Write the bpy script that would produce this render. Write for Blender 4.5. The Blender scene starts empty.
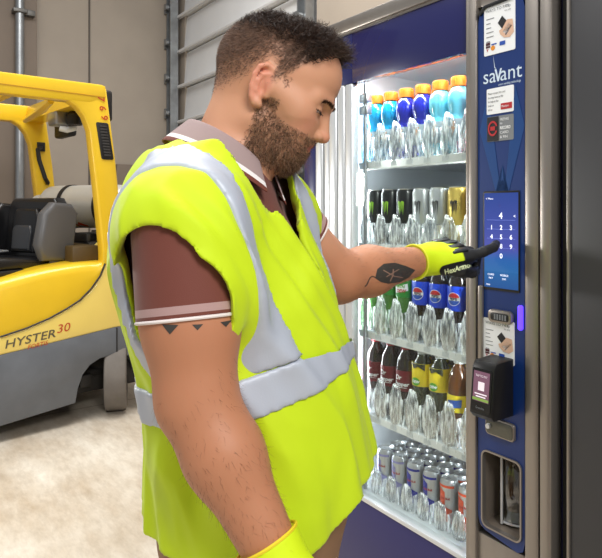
import bpy, bmesh, math, random
import numpy as np
from mathutils import Vector, Matrix
from mathutils.bvhtree import BVHTree
random.seed(7); RNG = np.random.default_rng(11)
S = bpy.context.scene
COL = S.collection
R = math.radians
F32 = np.float32

# ------------------------------------------------------------------ materials
def _n(nt, t, **kw):
    n = nt.nodes.new(t)
    for k, v in kw.items():
        if k in n.inputs: n.inputs[k].default_value = v
        else: setattr(n, k, v)
    return n
def rgb(r, g, b):      # sRGB 0-255 -> linear
    f = lambda c: (c/255/12.92) if c/255 <= .04045 else ((c/255+.055)/1.055)**2.4
    return (f(r), f(g), f(b), 1)
def mat(name, col, rough=.5, metal=0, var=0, vscale=8, bump=0, bscale=60, spec=.5, trans=0, emit=0, attr=None, coat=0, sheen=0, sss=0, alpha=1, bdist=.002, stretch=None):
    m = bpy.data.materials.new(name); m.use_nodes = True
    nt = m.node_tree; p = nt.nodes['Principled BSDF']; L = nt.links.new
    c = rgb(*col)
    p.inputs['Base Color'].default_value = c
    p.inputs['Roughness'].default_value = rough; p.inputs['Metallic'].default_value = metal
    p.inputs['Specular IOR Level'].default_value = spec
    p.inputs['Transmission Weight'].default_value = trans
    p.inputs['Coat Weight'].default_value = coat
    p.inputs['Sheen Weight'].default_value = sheen
    p.inputs['Alpha'].default_value = alpha
    if sss:
        p.inputs['Subsurface Weight'].default_value = sss
        p.inputs['Subsurface Radius'].default_value = (.012, .005, .003); p.inputs['Subsurface Scale'].default_value = 1
    src = None
    if attr:
        a = _n(nt, 'ShaderNodeAttribute', attribute_name=attr); src = a.outputs['Color']
        L(src, p.inputs['Base Color'])
    if var or bump:
        tc = _n(nt, 'ShaderNodeTexCoord'); co = tc.outputs['Object']
        if stretch:
            mp = _n(nt, 'ShaderNodeMapping'); mp.inputs['Scale'].default_value = stretch; L(co, mp.inputs['Vector']); co = mp.outputs['Vector']
    if var:
        nz = _n(nt, 'ShaderNodeTexNoise', Scale=vscale, Detail=5); L(co, nz.inputs['Vector'])
        mr = _n(nt, 'ShaderNodeMapRange'); mr.inputs['From Min'].default_value = .3; mr.inputs['From Max'].default_value = .7
        mr.inputs['To Min'].default_value = 1-var; mr.inputs['To Max'].default_value = 1+var
        L(nz.outputs['Fac'], mr.inputs['Value'])
        mx = _n(nt, 'ShaderNodeVectorMath', operation='SCALE')
        if src: L(src, mx.inputs[0])
        else: mx.inputs[0].default_value = c[:3]
        L(mr.outputs['Result'], mx.inputs['Scale']); L(mx.outputs['Vector'], p.inputs['Base Color'])
    if bump:
        nz = _n(nt, 'ShaderNodeTexNoise', Scale=bscale, Detail=6); L(co, nz.inputs['Vector'])
        b = _n(nt, 'ShaderNodeBump', Strength=bump, Distance=bdist); L(nz.outputs['Fac'], b.inputs['Height']); L(b.outputs['Normal'], p.inputs['Normal'])
    if emit:
        p.inputs['Emission Color'].default_value = c; p.inputs['Emission Strength'].default_value = emit
    return m
def clear_mat(name, tint=(255,255,255), gloss=.25, rough=.1):
    m = bpy.data.materials.new(name); m.use_nodes = True; nt = m.node_tree; L = nt.links.new
    nt.nodes.remove(nt.nodes['Principled BSDF']); out = nt.nodes['Material Output']
    t = _n(nt, 'ShaderNodeBsdfTransparent', Color=rgb(*tint)); g = _n(nt, 'ShaderNodeBsdfGlossy', Color=(1,1,1,1), Roughness=rough)
    fr = _n(nt, 'ShaderNodeLayerWeight', Blend=.35); mr = _n(nt, 'ShaderNodeMapRange'); mr.inputs['To Min'].default_value = gloss*.45; mr.inputs['To Max'].default_value = min(1, gloss*2.4)
    L(fr.outputs['Facing'], mr.inputs['Value'])
    mx = _n(nt, 'ShaderNodeMixShader'); L(mr.outputs['Result'], mx.inputs['Fac']); L(t.outputs[0], mx.inputs[1]); L(g.outputs[0], mx.inputs[2]); L(mx.outputs[0], out.inputs['Surface'])
    return m

# ------------------------------------------------------------------ object helpers
def link(name, me, m=None, parent=None):
    o = bpy.data.objects.new(name, me); COL.objects.link(o)
    if m is not None:
        for x in (m if isinstance(m, (list, tuple)) else [m]): me.materials.append(x)
    if parent is not None: o.parent = parent
    return o
def tag(o, label=None, cat=None, group=None, kind=None):
    if label: o['label'] = label
    if cat: o['category'] = cat
    if group: o['group'] = group
    if kind: o['kind'] = kind
    return o
def empty(name, loc=(0,0,0), rz=0):
    o = bpy.data.objects.new(name, None); COL.objects.link(o); o.location = loc; o.rotation_euler = (0,0,rz); o.empty_display_size = .1
    return o
def pym(name, v, f, smooth=False):
    me = bpy.data.meshes.new(name); me.from_pydata([tuple(map(float, x)) for x in v], [], [tuple(map(int, x)) for x in f]); me.update()
    if smooth: me.polygons.foreach_set('use_smooth', [True]*len(me.polygons))
    return me
class MB:
    """collects shapes of ONE part"""
    def __init__(s): s.bm = bmesh.new()
    def box(s, lo, hi, bev=0, seg=2, M=None):
        lo = Vector(lo); hi = Vector(hi); c = (lo+hi)/2; d = hi-lo
        r = bmesh.ops.create_cube(s.bm, size=1); vs = r['verts']
        bmesh.ops.scale(s.bm, vec=d, verts=vs); bmesh.ops.translate(s.bm, vec=c, verts=vs)
        if bev:
            es = list({e for v in vs for e in v.link_edges})
            rr = bmesh.ops.bevel(s.bm, geom=es, offset=bev, segments=seg, affect='EDGES', profile=.5)
            vs = list({v for f in rr['faces'] for v in f.verts} | {v for v in vs if v.is_valid})
            vs = s._island(vs)
        if M is not None: bmesh.ops.transform(s.bm, matrix=M, verts=vs)
        return s
    def _island(s, vs):
        st = [v for v in vs if v.is_valid]; seen = set(st)
        while st:
            v = st.pop()
            for e in v.link_edges:
                w = e.other_vert(v)
                if w not in seen: seen.add(w); st.append(w)
        return list(seen)
    def prism(s, poly, d0, d1, to, bev=0, seg=2):
        """poly 2D, extruded from d0 to d1; to(a,b,d)->xyz"""
        n = len(poly)
        A = [s.bm.verts.new(to(a, b, d0)) for a, b in poly]; B = [s.bm.verts.new(to(a, b, d1)) for a, b in poly]
        fs = [s.bm.faces.new(A), s.bm.faces.new(B[::-1])]
        for i in range(n): fs.append(s.bm.faces.new((A[i], B[i], B[(i+1)%n], A[(i+1)%n])))
        bmesh.ops.recalc_face_normals(s.bm, faces=fs)
        if bev:
            es = list({e for f in fs[:2] for e in f.edges})
            bmesh.ops.bevel(s.bm, geom=es, offset=bev, segments=seg, affect='EDGES', profile=.5)
        return s
    def lathe(s, prof, n=24, M=None, close=True):
        M = M or Matrix()
        rings = []
        for r, h in prof:
            if r < 1e-6: rings.append([s.bm.verts.new(M @ Vector((0,0,h)))])
            else: rings.append([s.bm.verts.new(M @ Vector((r*math.cos(2*math.pi*k/n), r*math.sin(2*math.pi*k/n), h))) for k in range(n)])
        for a, b in zip(rings, rings[1:]):
            if len(a) == 1 and len(b) == 1: continue
            for k in range(n):
                k2 = (k+1) % n
                if len(a) == 1: s.bm.faces.new((a[0], b[k2], b[k]))
                elif len(b) == 1: s.bm.faces.new((a[k], a[k2], b[0]))
                else: s.bm.faces.new((a[k], a[k2], b[k2], b[k]))
        return s
    def tube(s, pts, r, n=10, cap=True):
        pts = [Vector(p) for p in pts]; rs = r if isinstance(r, (list, tuple)) else [r]*len(pts)
        prev = None; rings = []
        for i, p in enumerate(pts):
            t = (pts[min(i+1, len(pts)-1)]-pts[max(i-1, 0)]).normalized()
            if prev is None: a = t.orthogonal().normalized()
            else: a = (prev - t*prev.dot(t)).normalized()
            prev = a; b = t.cross(a)
            rings.append([s.bm.verts.new(p+(a*math.cos(2*math.pi*k/n)+b*math.sin(2*math.pi*k/n))*rs[i]) for k in range(n)])
        for A, B in zip(rings, rings[1:]):
            for k in range(n): s.bm.faces.new((A[k], A[(k+1)%n], B[(k+1)%n], B[k]))
        if cap: s.bm.faces.new(rings[0][::-1]); s.bm.faces.new(rings[-1])
        return s
    def build(s, name, m, parent=None, smooth=35):
        me = bpy.data.meshes.new(name); s.bm.normal_update(); s.bm.to_mesh(me); s.bm.free()
        if smooth:
            me.polygons.foreach_set('use_smooth', [True]*len(me.polygons))
            for q in me.polygons:
                if q.loop_total > 4: q.use_smooth = False
            try: me.set_sharp_from_angle(angle=R(smooth))
            except Exception: pass
        return link(name, me, m, parent)
def rrect(x0, y0, x1, y1, r, n=5):
    o = []
    for cx, cy, a in ((x1-r,y0+r,-90),(x1-r,y1-r,0),(x0+r,y1-r,90),(x0+r,y0+r,180)):
        for k in range(n+1):
            t = R(a+90*k/n); o.append((cx+r*math.cos(t), cy+r*math.sin(t)))
    return o
def circ(cx, cy, r, n=20, ry=None):
    return [(cx+r*math.cos(2*math.pi*k/n), cy+(ry or r)*math.sin(2*math.pi*k/n)) for k in range(n)]
_tc = {}
def text2d(body, size, align='LEFT', shear=0, bold=0):
    """2-D triangles of a word: (verts Nx2, faces)"""
    key = (body, size, align, shear, bold)
    if key in _tc: return _tc[key]
    cu = bpy.data.curves.new('word', 'FONT'); cu.body = body; cu.size = size; cu.align_x = align; cu.shear = shear; cu.offset = bold; cu.resolution_u = 3
    o = bpy.data.objects.new('word', cu); COL.objects.link(o)
    bpy.context.view_layer.update()
    me = bpy.data.meshes.new_from_object(o.evaluated_get(bpy.context.evaluated_depsgraph_get()))
    v = [(x.co.x, x.co.y) for x in me.vertices]; f = [tuple(p.vertices) for p in me.polygons]
    bpy.data.objects.remove(o); bpy.data.curves.remove(cu); bpy.data.meshes.remove(me)
    _tc[key] = (v, f); return v, f
def flat(name, polys, to, m, parent, thick=.0008):
    """2-D shapes (list of (verts,faces)) raised by thick, as one mesh; to(a,b,d)->xyz with d outward"""
    V = []; Fc = []
    for v, f in polys:
        b0 = len(V); V += [to(a, b, thick) for a, b in v]; Fc += [[i+b0 for i in q] for q in f]
    return link(name, pym(name, V, Fc), m, parent)
def pl(poly): return (list(poly), [tuple(range(len(poly)))])
def tx(body, size, x, y, align='LEFT', sx=1, shear=0, bold=0):
    v, f = text2d(body, size, align, shear, bold); return ([(x+a*sx, y+b) for a, b in v], f)
def rc(x0, y0, x1, y1): return pl([(x0,y0),(x1,y0),(x1,y1),(x0,y1)])

# ------------------------------------------------------------------ signed distance modelling
def seg(P, a, b, ra, rb):
    a = np.asarray(a, F32); b = np.asarray(b, F32); ab = b-a; t = np.clip(((P-a)@ab)/float(ab@ab), 0, 1)
    return np.linalg.norm(P-(a+t[:,None]*ab), axis=1)-(ra+t*(rb-ra))
def ell(P, c, r, M=None):
    q = P-np.asarray(c, F32)
    if M is not None: q = q@M
    r = np.asarray(r, F32); k0 = np.linalg.norm(q/r, axis=1); k1 = np.linalg.norm(q/(r*r), axis=1)+1e-9
    return k0*(k0-1)/k1
def sph(P, c, r): return np.linalg.norm(P-np.asarray(c, F32), axis=1)-r
def smin(a, b, k):
    h = np.clip(.5+.5*(b-a)/k, 0, 1); return b*(1-h)+a*h-k*h*(1-h)
def smax(a, b, k): return -smin(-a, -b, k)
def folds(P, seed, sc):
    g = np.random.default_rng(seed); o = 0; w = P*0
    for _ in range(2):
        d = g.normal(size=3); w = w+np.sin((P@d*sc*.5)[:,None]+g.uniform(0,6,3))*.35/sc
    for _ in range(5):
        d = g.normal(size=3); d /= np.linalg.norm(d); o = o+np.sin((P+w)@d*sc*g.uniform(.7,1.5)+g.uniform(0,6))
    return o/5
def axis(lo, hi, step, fine=()):
    """grid coordinates, with finer steps in the intervals of fine: (a,b,step)"""
    x = lo; o = [lo]
    while x < hi:
        s = step
        for a, b, fs in fine:
            if a-step <= x <= b: s = min(s, fs)
        x += s; o.append(x)
    return np.array(o, F32)
def surf(f, xs, ys, zs, B=10):
    nx, ny, nz = len(xs), len(ys), len(zs); V = np.empty((nx, ny, nz), F32)
    bl = [(i,j,k) for i in range(0,nx,B) for j in range(0,ny,B) for k in range(0,nz,B)]
    lo = np.array([(xs[i],ys[j],zs[k]) for i,j,k in bl], F32)
    hi = np.array([(xs[min(i+B,nx)-1],ys[min(j+B,ny)-1],zs[min(k+B,nz)-1]) for i,j,k in bl], F32)
    c = (lo+hi)/2; hd = np.linalg.norm(hi-lo, axis=1)/2; fc = f(c)
    for q, (i,j,k) in enumerate(bl):
        sl = (slice(i,i+B), slice(j,j+B), slice(k,k+B))
        if abs(fc[q]) > hd[q]*1.35+.012: V[sl] = fc[q]; continue
        X, Y, Z = np.meshgrid(xs[sl[0]], ys[sl[1]], zs[sl[2]], indexing='ij')
        V[sl] = f(np.stack([X.ravel(), Y.ravel(), Z.ravel()], 1)).reshape(X.shape)
    I = V < 0
    cnt = sum(I[a:nx-1+a, b:ny-1+b, c2:nz-1+c2].astype(np.int8) for a in (0,1) for b in (0,1) for c2 in (0,1))
    act = (cnt > 0) & (cnt < 8); ci, cj, ck = np.nonzero(act)
    idx = -np.ones(act.shape, np.int64); idx[act] = np.arange(len(ci))
    acc = np.zeros((len(ci),3)); n = np.zeros(len(ci))
    cor = [(a,b,c2) for a in (0,1) for b in (0,1) for c2 in (0,1)]
    for p in cor:
        for ax in range(3):
            if p[ax]: continue
            q = list(p); q[ax] = 1
            v0 = V[ci+p[0], cj+p[1], ck+p[2]]; v1 = V[ci+q[0], cj+q[1], ck+q[2]]
            m = (v0 < 0) != (v1 < 0); t = np.where(m, v0/np.where(m, v0-v1, 1), 0)
            P0 = np.stack([xs[ci+p[0]], ys[cj+p[1]], zs[ck+p[2]]], 1); P1 = np.stack([xs[ci+q[0]], ys[cj+q[1]], zs[ck+q[2]]], 1)
            acc += np.where(m[:,None], P0+(P1-P0)*t[:,None], 0); n += m
    verts = acc/n[:,None]; faces = []
    for ax in range(3):
        s0 = [slice(1,-1)]*3; s0[ax] = slice(0,-1); s1 = [slice(1,-1)]*3; s1[ax] = slice(1,None)
        a = I[tuple(s0)]; b = I[tuple(s1)]; w = np.argwhere(a != b); sg = a[tuple(w.T)]
        w = w+1; w[:,ax] -= 1
        u, v = (ax+1)%3, (ax+2)%3
        def C(du, dv):
            q = w.copy(); q[:,u] -= du; q[:,v] -= dv; return idx[tuple(q.T)]
        qd = np.stack([C(1,1), C(0,1), C(0,0), C(1,0)], 1)
        qd[~sg] = qd[~sg][:, ::-1]; faces.append(qd)
    return verts, np.concatenate(faces)
def npmesh(name, v, f, smooth=True):
    me = bpy.data.meshes.new(name); me.vertices.add(len(v)); me.vertices.foreach_set('co', np.asarray(v, F32).ravel())
    k = f.shape[1]
    me.loops.add(len(f)*k); me.loops.foreach_set('vertex_index', f.ravel().astype(np.int32))
    me.polygons.add(len(f)); me.polygons.foreach_set('loop_start', np.arange(0, len(f)*k, k, dtype=np.int32))
    if smooth: me.polygons.foreach_set('use_smooth', np.ones(len(f), bool))
    me.update(calc_edges=True); me.validate(); return me
def setcol(me, c, name='Col'):
    a = me.color_attributes.new(name, 'FLOAT_COLOR', 'POINT'); c = np.asarray(c, F32)
    if c.shape[1] == 3: c = np.concatenate([c, np.ones((len(c),1), F32)], 1)
    a.data.foreach_set('color', c.ravel())
def setval(me, val, name):
    a = me.attributes.new(name, 'FLOAT', 'POINT'); a.data.foreach_set('value', np.asarray(val, F32))
def relax(v, f, it=2, lam=.5):
    e = np.concatenate([f[:, [0,1]], f[:, [1,2]], f[:, [2,3]], f[:, [3,0]]]); n = len(v)
    for _ in range(it):
        s = np.zeros((n,3)); c = np.zeros(n)
        for d in range(3): s[:,d] = np.bincount(e[:,0], v[e[:,1],d], n)+np.bincount(e[:,1], v[e[:,0],d], n)
        c = np.bincount(e[:,0], minlength=n)+np.bincount(e[:,1], minlength=n)
        v = v+lam*(s/np.maximum(c,1)[:,None]-v)
    return v
def strands(name, roots, dirs, lens, rad, curl, m, parent, cols=None, n=5, droop=None):
    """many thin tapered hairs as one mesh"""
    N = len(roots); d = dirs/np.linalg.norm(dirs, axis=1)[:,None]
    a = np.cross(d, RNG.normal(size=(N,3))); a /= np.linalg.norm(a, axis=1)[:,None]; b = np.cross(d, a)
    ph = RNG.uniform(0, 6.28, N); V = np.empty((N, n, 3, 3)); tw = RNG.choice([-1,1], N)
    for i in range(n):
        t = i/(n-1); an = ph+tw*t*curl[1]
        c = roots+d*(lens*t)[:,None]+((np.cos(an)-np.cos(ph))[:,None]*a+(np.sin(an)-np.sin(ph))[:,None]*b)*curl[0]*(.3+.7*t)
        if droop is not None: c = c+droop*(lens*t*t)[:,None]
        w = rad*(1-.75*t)
        for k in range(3): V[:,i,k] = c+(a*math.cos(2.094*k)+b*math.sin(2.094*k))*w
    base = (np.arange(N)*n*3)[:,None]; fs = []
    for i in range(n-1):
        for k in range(3): fs.append(base+np.array([i*3+k, i*3+(k+1)%3, (i+1)*3+(k+1)%3, (i+1)*3+k]))
    me = npmesh(name, V.reshape(-1,3), np.concatenate(fs))
    if cols is not None: setcol(me, np.repeat(cols, n*3, axis=0))
    return link(name, me, m, parent)
def scatter(v, f, wt, N):
    """N random points on quads, weights per vertex"""
    q = v[f]; ar = np.linalg.norm(np.cross(q[:,2]-q[:,0], q[:,3]-q[:,1]), axis=1)*wt[f].mean(1); p = ar/ar.sum()
    k = RNG.choice(len(f), N, p=p); u, w = RNG.random((2,N,1)); q = q[k]
    P = (q[:,0]*(1-u)+q[:,1]*u)*(1-w)+(q[:,3]*(1-u)+q[:,2]*u)*w
    nn = np.cross(q[:,2]-q[:,0], q[:,3]-q[:,1]); nn /= np.linalg.norm(nn, axis=1)[:,None]+1e-12
    return P, nn
def onto(name, polys, origin, ux, uy, bvh, m, parent, off=.0008, sub=3, base=(0,0,0)):
    """flat shapes laid onto a curved mesh along -(ux x uy)"""
    o = Vector(origin); ux = Vector(ux).normalized(); uy = Vector(uy); uy = (uy-ux*uy.dot(ux)).normalized(); nz = ux.cross(uy)
    bm = bmesh.new()
    for v, f in polys:
        vs = [bm.verts.new((a,b,0)) for a, b in v]
        for q in f:
            try: bm.faces.new([vs[i] for i in q])
            except ValueError: pass
    bmesh.ops.triangulate(bm, faces=bm.faces)
    for _ in range(sub):
        le = [e for e in bm.edges if e.calc_length() > .006]
        if not le: break
        bmesh.ops.subdivide_edges(bm, edges=le, cuts=1); bmesh.ops.triangulate(bm, faces=bm.faces)
    dead = []
    for v in bm.verts:
        p = o+ux*v.co.x+uy*v.co.y; h = bvh.ray_cast(p+nz*.15, -nz, .4)
        if h[0] is None: dead.append(v); continue
        v.co = h[0]+(h[1] if h[1].dot(nz) > 0 else nz)*off-Vector(base)
    bmesh.ops.delete(bm, geom=dead, context='VERTS')
    me = bpy.data.meshes.new(name); bm.to_mesh(me); bm.free()
    me.polygons.foreach_set('use_smooth', [True]*len(me.polygons))
    return link(name, me, m, parent)
def bvh_of(v, f): return BVHTree.FromPolygons([tuple(x) for x in v.tolist()], [tuple(x) for x in f.tolist()])

# ------------------------------------------------------------------ camera: the photo's horizon lies at y = 210 of 558
CH = 1.32; FPX = 600.0
def P(px, py, z): return np.array([(px-301)/FPX*z, z, CH-(py-210)/FPX*z])
cam = bpy.data.cameras.new('camera'); camo = bpy.data.objects.new('camera', cam); COL.objects.link(camo)
cam.sensor_width = 36; cam.lens = FPX/602*36; cam.shift_y = -69/602; cam.clip_start = .05
camo.location = (0,0,CH); camo.rotation_euler = (R(90),0,0); S.camera = camo
S.view_settings.view_transform = 'Standard'; S.view_settings.look = 'None'; S.view_settings.gamma = 1; S.view_settings.use_curve_mapping = False
S.view_settings.exposure = 0
S.cycles.use_denoising = True; S.cycles.max_bounces = 10; S.cycles.transparent_max_bounces = 24; S.cycles.caustics_reflective = False; S.cycles.caustics_refractive = False
# ================================================================== room
def quadwall(name, p0, ang, length, h0, h1, m, thick=.15, side=1):
    """wall slab from p0 along ang; visible face on the line, thickness behind (side = +1: to the left of the direction)"""
    b = MB(); b.box((0, 0 if side > 0 else -thick, h0), (length, thick if side > 0 else 0, h1))
    o = b.build(name, m, None, 0); o.location = (p0[0], p0[1], 0); o.rotation_euler = (0,0,R(ang)); tag(o, kind='structure'); return o
# floor: pale polished concrete with saw cuts and stains
def floor_mat():
    m = mat('concrete', (205,196,180), .42, spec=.4); nt = m.node_tree; L = nt.links.new; p = nt.nodes['Principled BSDF']
    tc = _n(nt, 'ShaderNodeTexCoord'); n1 = _n(nt, 'ShaderNodeTexNoise', Scale=1.3, Detail=8, Roughness=.65); n2 = _n(nt, 'ShaderNodeTexNoise', Scale=9, Detail=8, Roughness=.7)
    mp = _n(nt, 'ShaderNodeMapping'); mp.inputs['Rotation'].default_value = (0,0,R(55)); L(tc.outputs['Object'], mp.inputs['Vector'])
    st = _n(nt, 'ShaderNodeMapping'); st.inputs['Scale'].default_value = (1,2.6,1); L(mp.outputs[0], st.inputs['Vector'])
    L(st.outputs[0], n1.inputs['Vector']); L(st.outputs[0], n2.inputs['Vector'])
    r1 = _n(nt, 'ShaderNodeValToRGB'); e = r1.color_ramp.elements; e[0].position = .32; e[0].color = rgb(186,168,144); e[1].position = .66; e[1].color = rgb(230,223,210); L(n1.outputs['Fac'], r1.inputs['Fac'])
    r2 = _n(nt, 'ShaderNodeValToRGB'); e = r2.color_ramp.elements; e[0].position = .28; e[0].color = (.62,.58,.53,1); e[1].position = .58; e[1].color = (1,1,1,1); L(n2.outputs['Fac'], r2.inputs['Fac'])
    mx = _n(nt, 'ShaderNodeMix', data_type='RGBA', blend_type='MULTIPLY'); mx.inputs['Factor'].default_value = .55; L(r1.outputs['Color'], mx.inputs['A']); L(r2.outputs['Color'], mx.inputs['B'])
    # saw-cut joints
    sp = _n(nt, 'ShaderNodeSeparateXYZ'); L(mp.outputs[0], sp.inputs[0]); j = None
    for ax, per, off in (('X', 2.1, .31), ('Y', 3.4, .9)):
        a = _n(nt, 'ShaderNodeMath', operation='ADD'); a.inputs[1].default_value = off+50; L(sp.outputs[ax], a.inputs[0])
        q = _n(nt, 'ShaderNodeMath', operation='PINGPONG'); q.inputs[1].default_value = per/2; L(a.outputs[0], q.inputs[0])
        c = _n(nt, 'ShaderNodeMath', operation='LESS_THAN'); c.inputs[1].default_value = .005; L(q.outputs[0], c.inputs[0])
        if j is None: j = c
        else:
            k = _n(nt, 'ShaderNodeMath', operation='MAXIMUM'); L(j.outputs[0], k.inputs[0]); L(c.outputs[0], k.inputs[1]); j = k
    mj = _n(nt, 'ShaderNodeMix', data_type='RGBA'); mj.inputs['B'].default_value = rgb(150,134,112)
    L(j.outputs[0], mj.inputs['Factor']); L(mx.outputs['Result'], mj.inputs['A']); L(mj.outputs['Result'], p.inputs['Base Color'])
    rr = _n(nt, 'ShaderNodeMapRange'); rr.inputs['To Min'].default_value = .3; rr.inputs['To Max'].default_value = .55; L(n2.outputs['Fac'], rr.inputs['Value']); L(rr.outputs[0], p.inputs['Roughness'])
    b = _n(nt, 'ShaderNodeBump', Strength=.15, Distance=.003); L(n2.outputs['Fac'], b.inputs['Height']); L(b.outputs[0], p.inputs['Normal'])
    return m
b = MB(); b.box((-9,-4,-.12), (7,13,0)); tag(b.build('floor', floor_mat(), None, 0), kind='structure')
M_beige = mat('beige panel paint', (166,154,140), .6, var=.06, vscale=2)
M_dark = mat('dark brown panel', (122,108,95), .6, var=.06, vscale=2)  # brown, darker than the beige of the wall
M_seam = mat('panel seam', (92,84,76), .7)
M_galv = mat('galvanised steel', (160,163,165), .38, .8, var=.12, vscale=14)
M_wdoor = mat('white painted door section', (222,222,222), .45, var=.03, vscale=3)
# left wall (35 deg) runs from the corner (-1.6, 7.5) towards the left, door wall (-55 deg) towards the right
C0 = np.array([-1.6, 7.5])
uW = np.array([math.cos(R(35)), math.sin(R(35))]); uD = np.array([math.cos(R(-55)), math.sin(R(-55))])
def WL(s): p = C0-uW*s; return p
quadwall('wall_left', C0-uW*6.5, 35, 6.5, 0, 4.9, M_beige, .15, 1)
def on_left(name, s0, s1, h0, h1, d, m, kind='structure'):
    b = MB(); b.box((-s1, -d, h0), (-s0, 0, h1), min(d, .01)*.4); o = b.build(name, m, None, 0); o.location = (C0[0], C0[1], 0); o.rotation_euler = (0,0,R(35)); tag(o, kind=kind); return o
on_left('trim_1', 1.015, 1.035, 0, 4.9, .012, M_seam)          # panel joint
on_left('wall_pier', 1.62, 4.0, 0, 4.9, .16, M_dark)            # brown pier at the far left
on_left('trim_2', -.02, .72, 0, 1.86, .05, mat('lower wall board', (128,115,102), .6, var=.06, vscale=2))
# door wall: back wall right of the sectional door
quadwall('wall_back', C0+uD*3.02, -55, 4.6, 0, 4.9, M_beige, .15, 1)
# sectional door
root = empty('door_1', (C0[0], C0[1], 0), R(-55)); tag(root, kind='structure')
hs = [.02,.25,.68,1.11,1.54,1.97,2.40,2.83,3.26,3.69,4.12,4.55,4.9]
b = MB()
for a, c in zip(hs, hs[1:]):
    b.prism([(.0,a+.01),(-.05,a+.025),(-.012,c-.02),(0,c-.004),(.06,c),(.06,a)], .22, 2.9, lambda p, q, d: (d, p+.10, q), 0)
b.build('door_section', M_wdoor, root, 0)
for h in hs[1:-1]:
    b = MB(); b.prism([(.06,h-.012),(.012,h-.014),(.005,h+.006),(.012,h+.016),(.06,h+.012)], .10, 2.9, lambda p, q, d: (d, p-.02, q), 0); b.build('section_rail', M_wdoor, root, 0)
def track(name, s, side):
    b = MB(); w = .05
    for x in (s, s+.11): b.box((x, -.10, 0), (x+.018, .0, 4.9))
    b.box((s, -.02, 0), (s+.13, 0, 4.9))
    for k in range(11):
        b.box((s-.03, -.12, .3+k*.43), (s+.02, -.02, .42+k*.43)); b.lathe([(0,-.01),(.035,-.01),(.035,.03),(0,.03)], 12, Matrix.Translation((s+.07,-.115,.36+k*.43)) @ Matrix.Rotation(R(90),4,'X'))
    o = b.build(name, M_galv, None); o.location = (C0[0], C0[1], 0); o.rotation_euler = (0,0,R(-55)); tag(o, kind='structure')
track('trim_3', .03, 1); track('trim_4', 2.87, -1)
b = MB(); b.box((-.1,.06,0),(.22,.2,4.9)); o = b.build('trim_5', M_beige, None, 0); o.location = (C0[0],C0[1],0); o.rotation_euler = (0,0,R(-55)); tag(o, kind='structure')
# steel conduit on the left wall
root = empty('wall_pipe', tuple(WL(1.80)-np.array([-uW[1], uW[0]])*.22)+(0,), R(35)); tag(root, 'grey steel pipe running up the brown pier on the far wall', 'pipe')
b = MB(); b.tube([(0,0,.0),(0,0,4.8)], .045, 14); b.build('pipe', M_galv, root)
for h in (1.2, 2.6, 3.38, 4.2):
    b = MB(); b.box((-.07,-.062,h),(.07,.06,h+.04), .006); b.box((.05,-.02,h-.01),(.15,.06,h+.05), .006); b.build('pipe_clamp', mat('clamp steel', (110,108,105), .5, .7), root)
# ================================================================== vending machine: local x = along its front, y = into it, z = up
VM = empty('vending_machine', (.433,1.565,0), R(-55))
tag(VM, 'glass-front drink vending machine with dark blue panel and number touchscreen', 'vending machine')
_vc, _vs = math.cos(R(-55)), math.sin(R(-55))
def VW(u, d, h): return (.433+u*_vc-d*_vs, 1.565+u*_vs+d*_vc, h)
M_steel = mat('brushed steel', (150,143,136), .34, .75, var=.04, vscale=30, stretch=(1,1,.05))
M_chrome = mat('bright profile', (216,219,222), .3, .45)
M_navy = mat('navy header', (24,26,86), .25, coat=.4)
M_base = mat('indigo lower door', (42,40,94), .4, var=.05, vscale=3)
M_blue = mat('blue control panel', (6,44,108), .4, coat=.1)
M_blue2 = mat('blue panel stripe', (26,66,126), .3)
M_in = mat('white cabinet liner', (205,211,216), .4)
M_black = mat('black plastic', (18,18,20), .4)
M_gap = mat('dark rubber gap', (26,25,25), .6)
M_white = mat('white print', (236,238,240), .5)
M_grey = mat('grey print', (120,124,128), .5)
def glint_streak_mat():
    m = clear_mat('acrylic with painted glints', (246,249,251), .38, .16); nt = m.node_tree; L = nt.links.new; out = nt.nodes['Material Output']; base = out.inputs['Surface'].links[0].from_socket
    tc = _n(nt, 'ShaderNodeTexCoord'); mp = _n(nt, 'ShaderNodeMapping'); mp.inputs['Scale'].default_value = (1,1,.16); L(tc.outputs['Object'], mp.inputs['Vector'])
    nz = _n(nt, 'ShaderNodeTexNoise', Scale=150, Detail=3); L(mp.outputs[0], nz.inputs['Vector'])
    r = _n(nt, 'ShaderNodeMapRange'); r.inputs['From Min'].default_value = .44; r.inputs['From Max'].default_value = .66; r.inputs['To Min'].default_value = .02; r.inputs['To Max'].default_value = .75; L(nz.outputs['Fac'], r.inputs['Value'])  # white streaks painted in for LED and flash glints on the clear plastic
    d = _n(nt, 'ShaderNodeBsdfDiffuse', Color=(.86,.88,.89,1)); t = _n(nt, 'ShaderNodeBsdfTranslucent', Color=(.9,.92,.93,1)); a = _n(nt, 'ShaderNodeAddShader'); L(d.outputs[0], a.inputs[0]); L(t.outputs[0], a.inputs[1])
    mx = _n(nt, 'ShaderNodeMixShader'); L(r.outputs[0], mx.inputs['Fac']); L(base, mx.inputs[1]); L(a.outputs[0], mx.inputs[2]); L(mx.outputs[0], out.inputs['Surface'])
    return m
M_acr = glint_streak_mat()
M_glass = clear_mat('door glass', (248,251,250), .022, .02)
UL, UR, HB, HT = -.466, .004, .41, 1.732
cabinet = MB()
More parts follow.
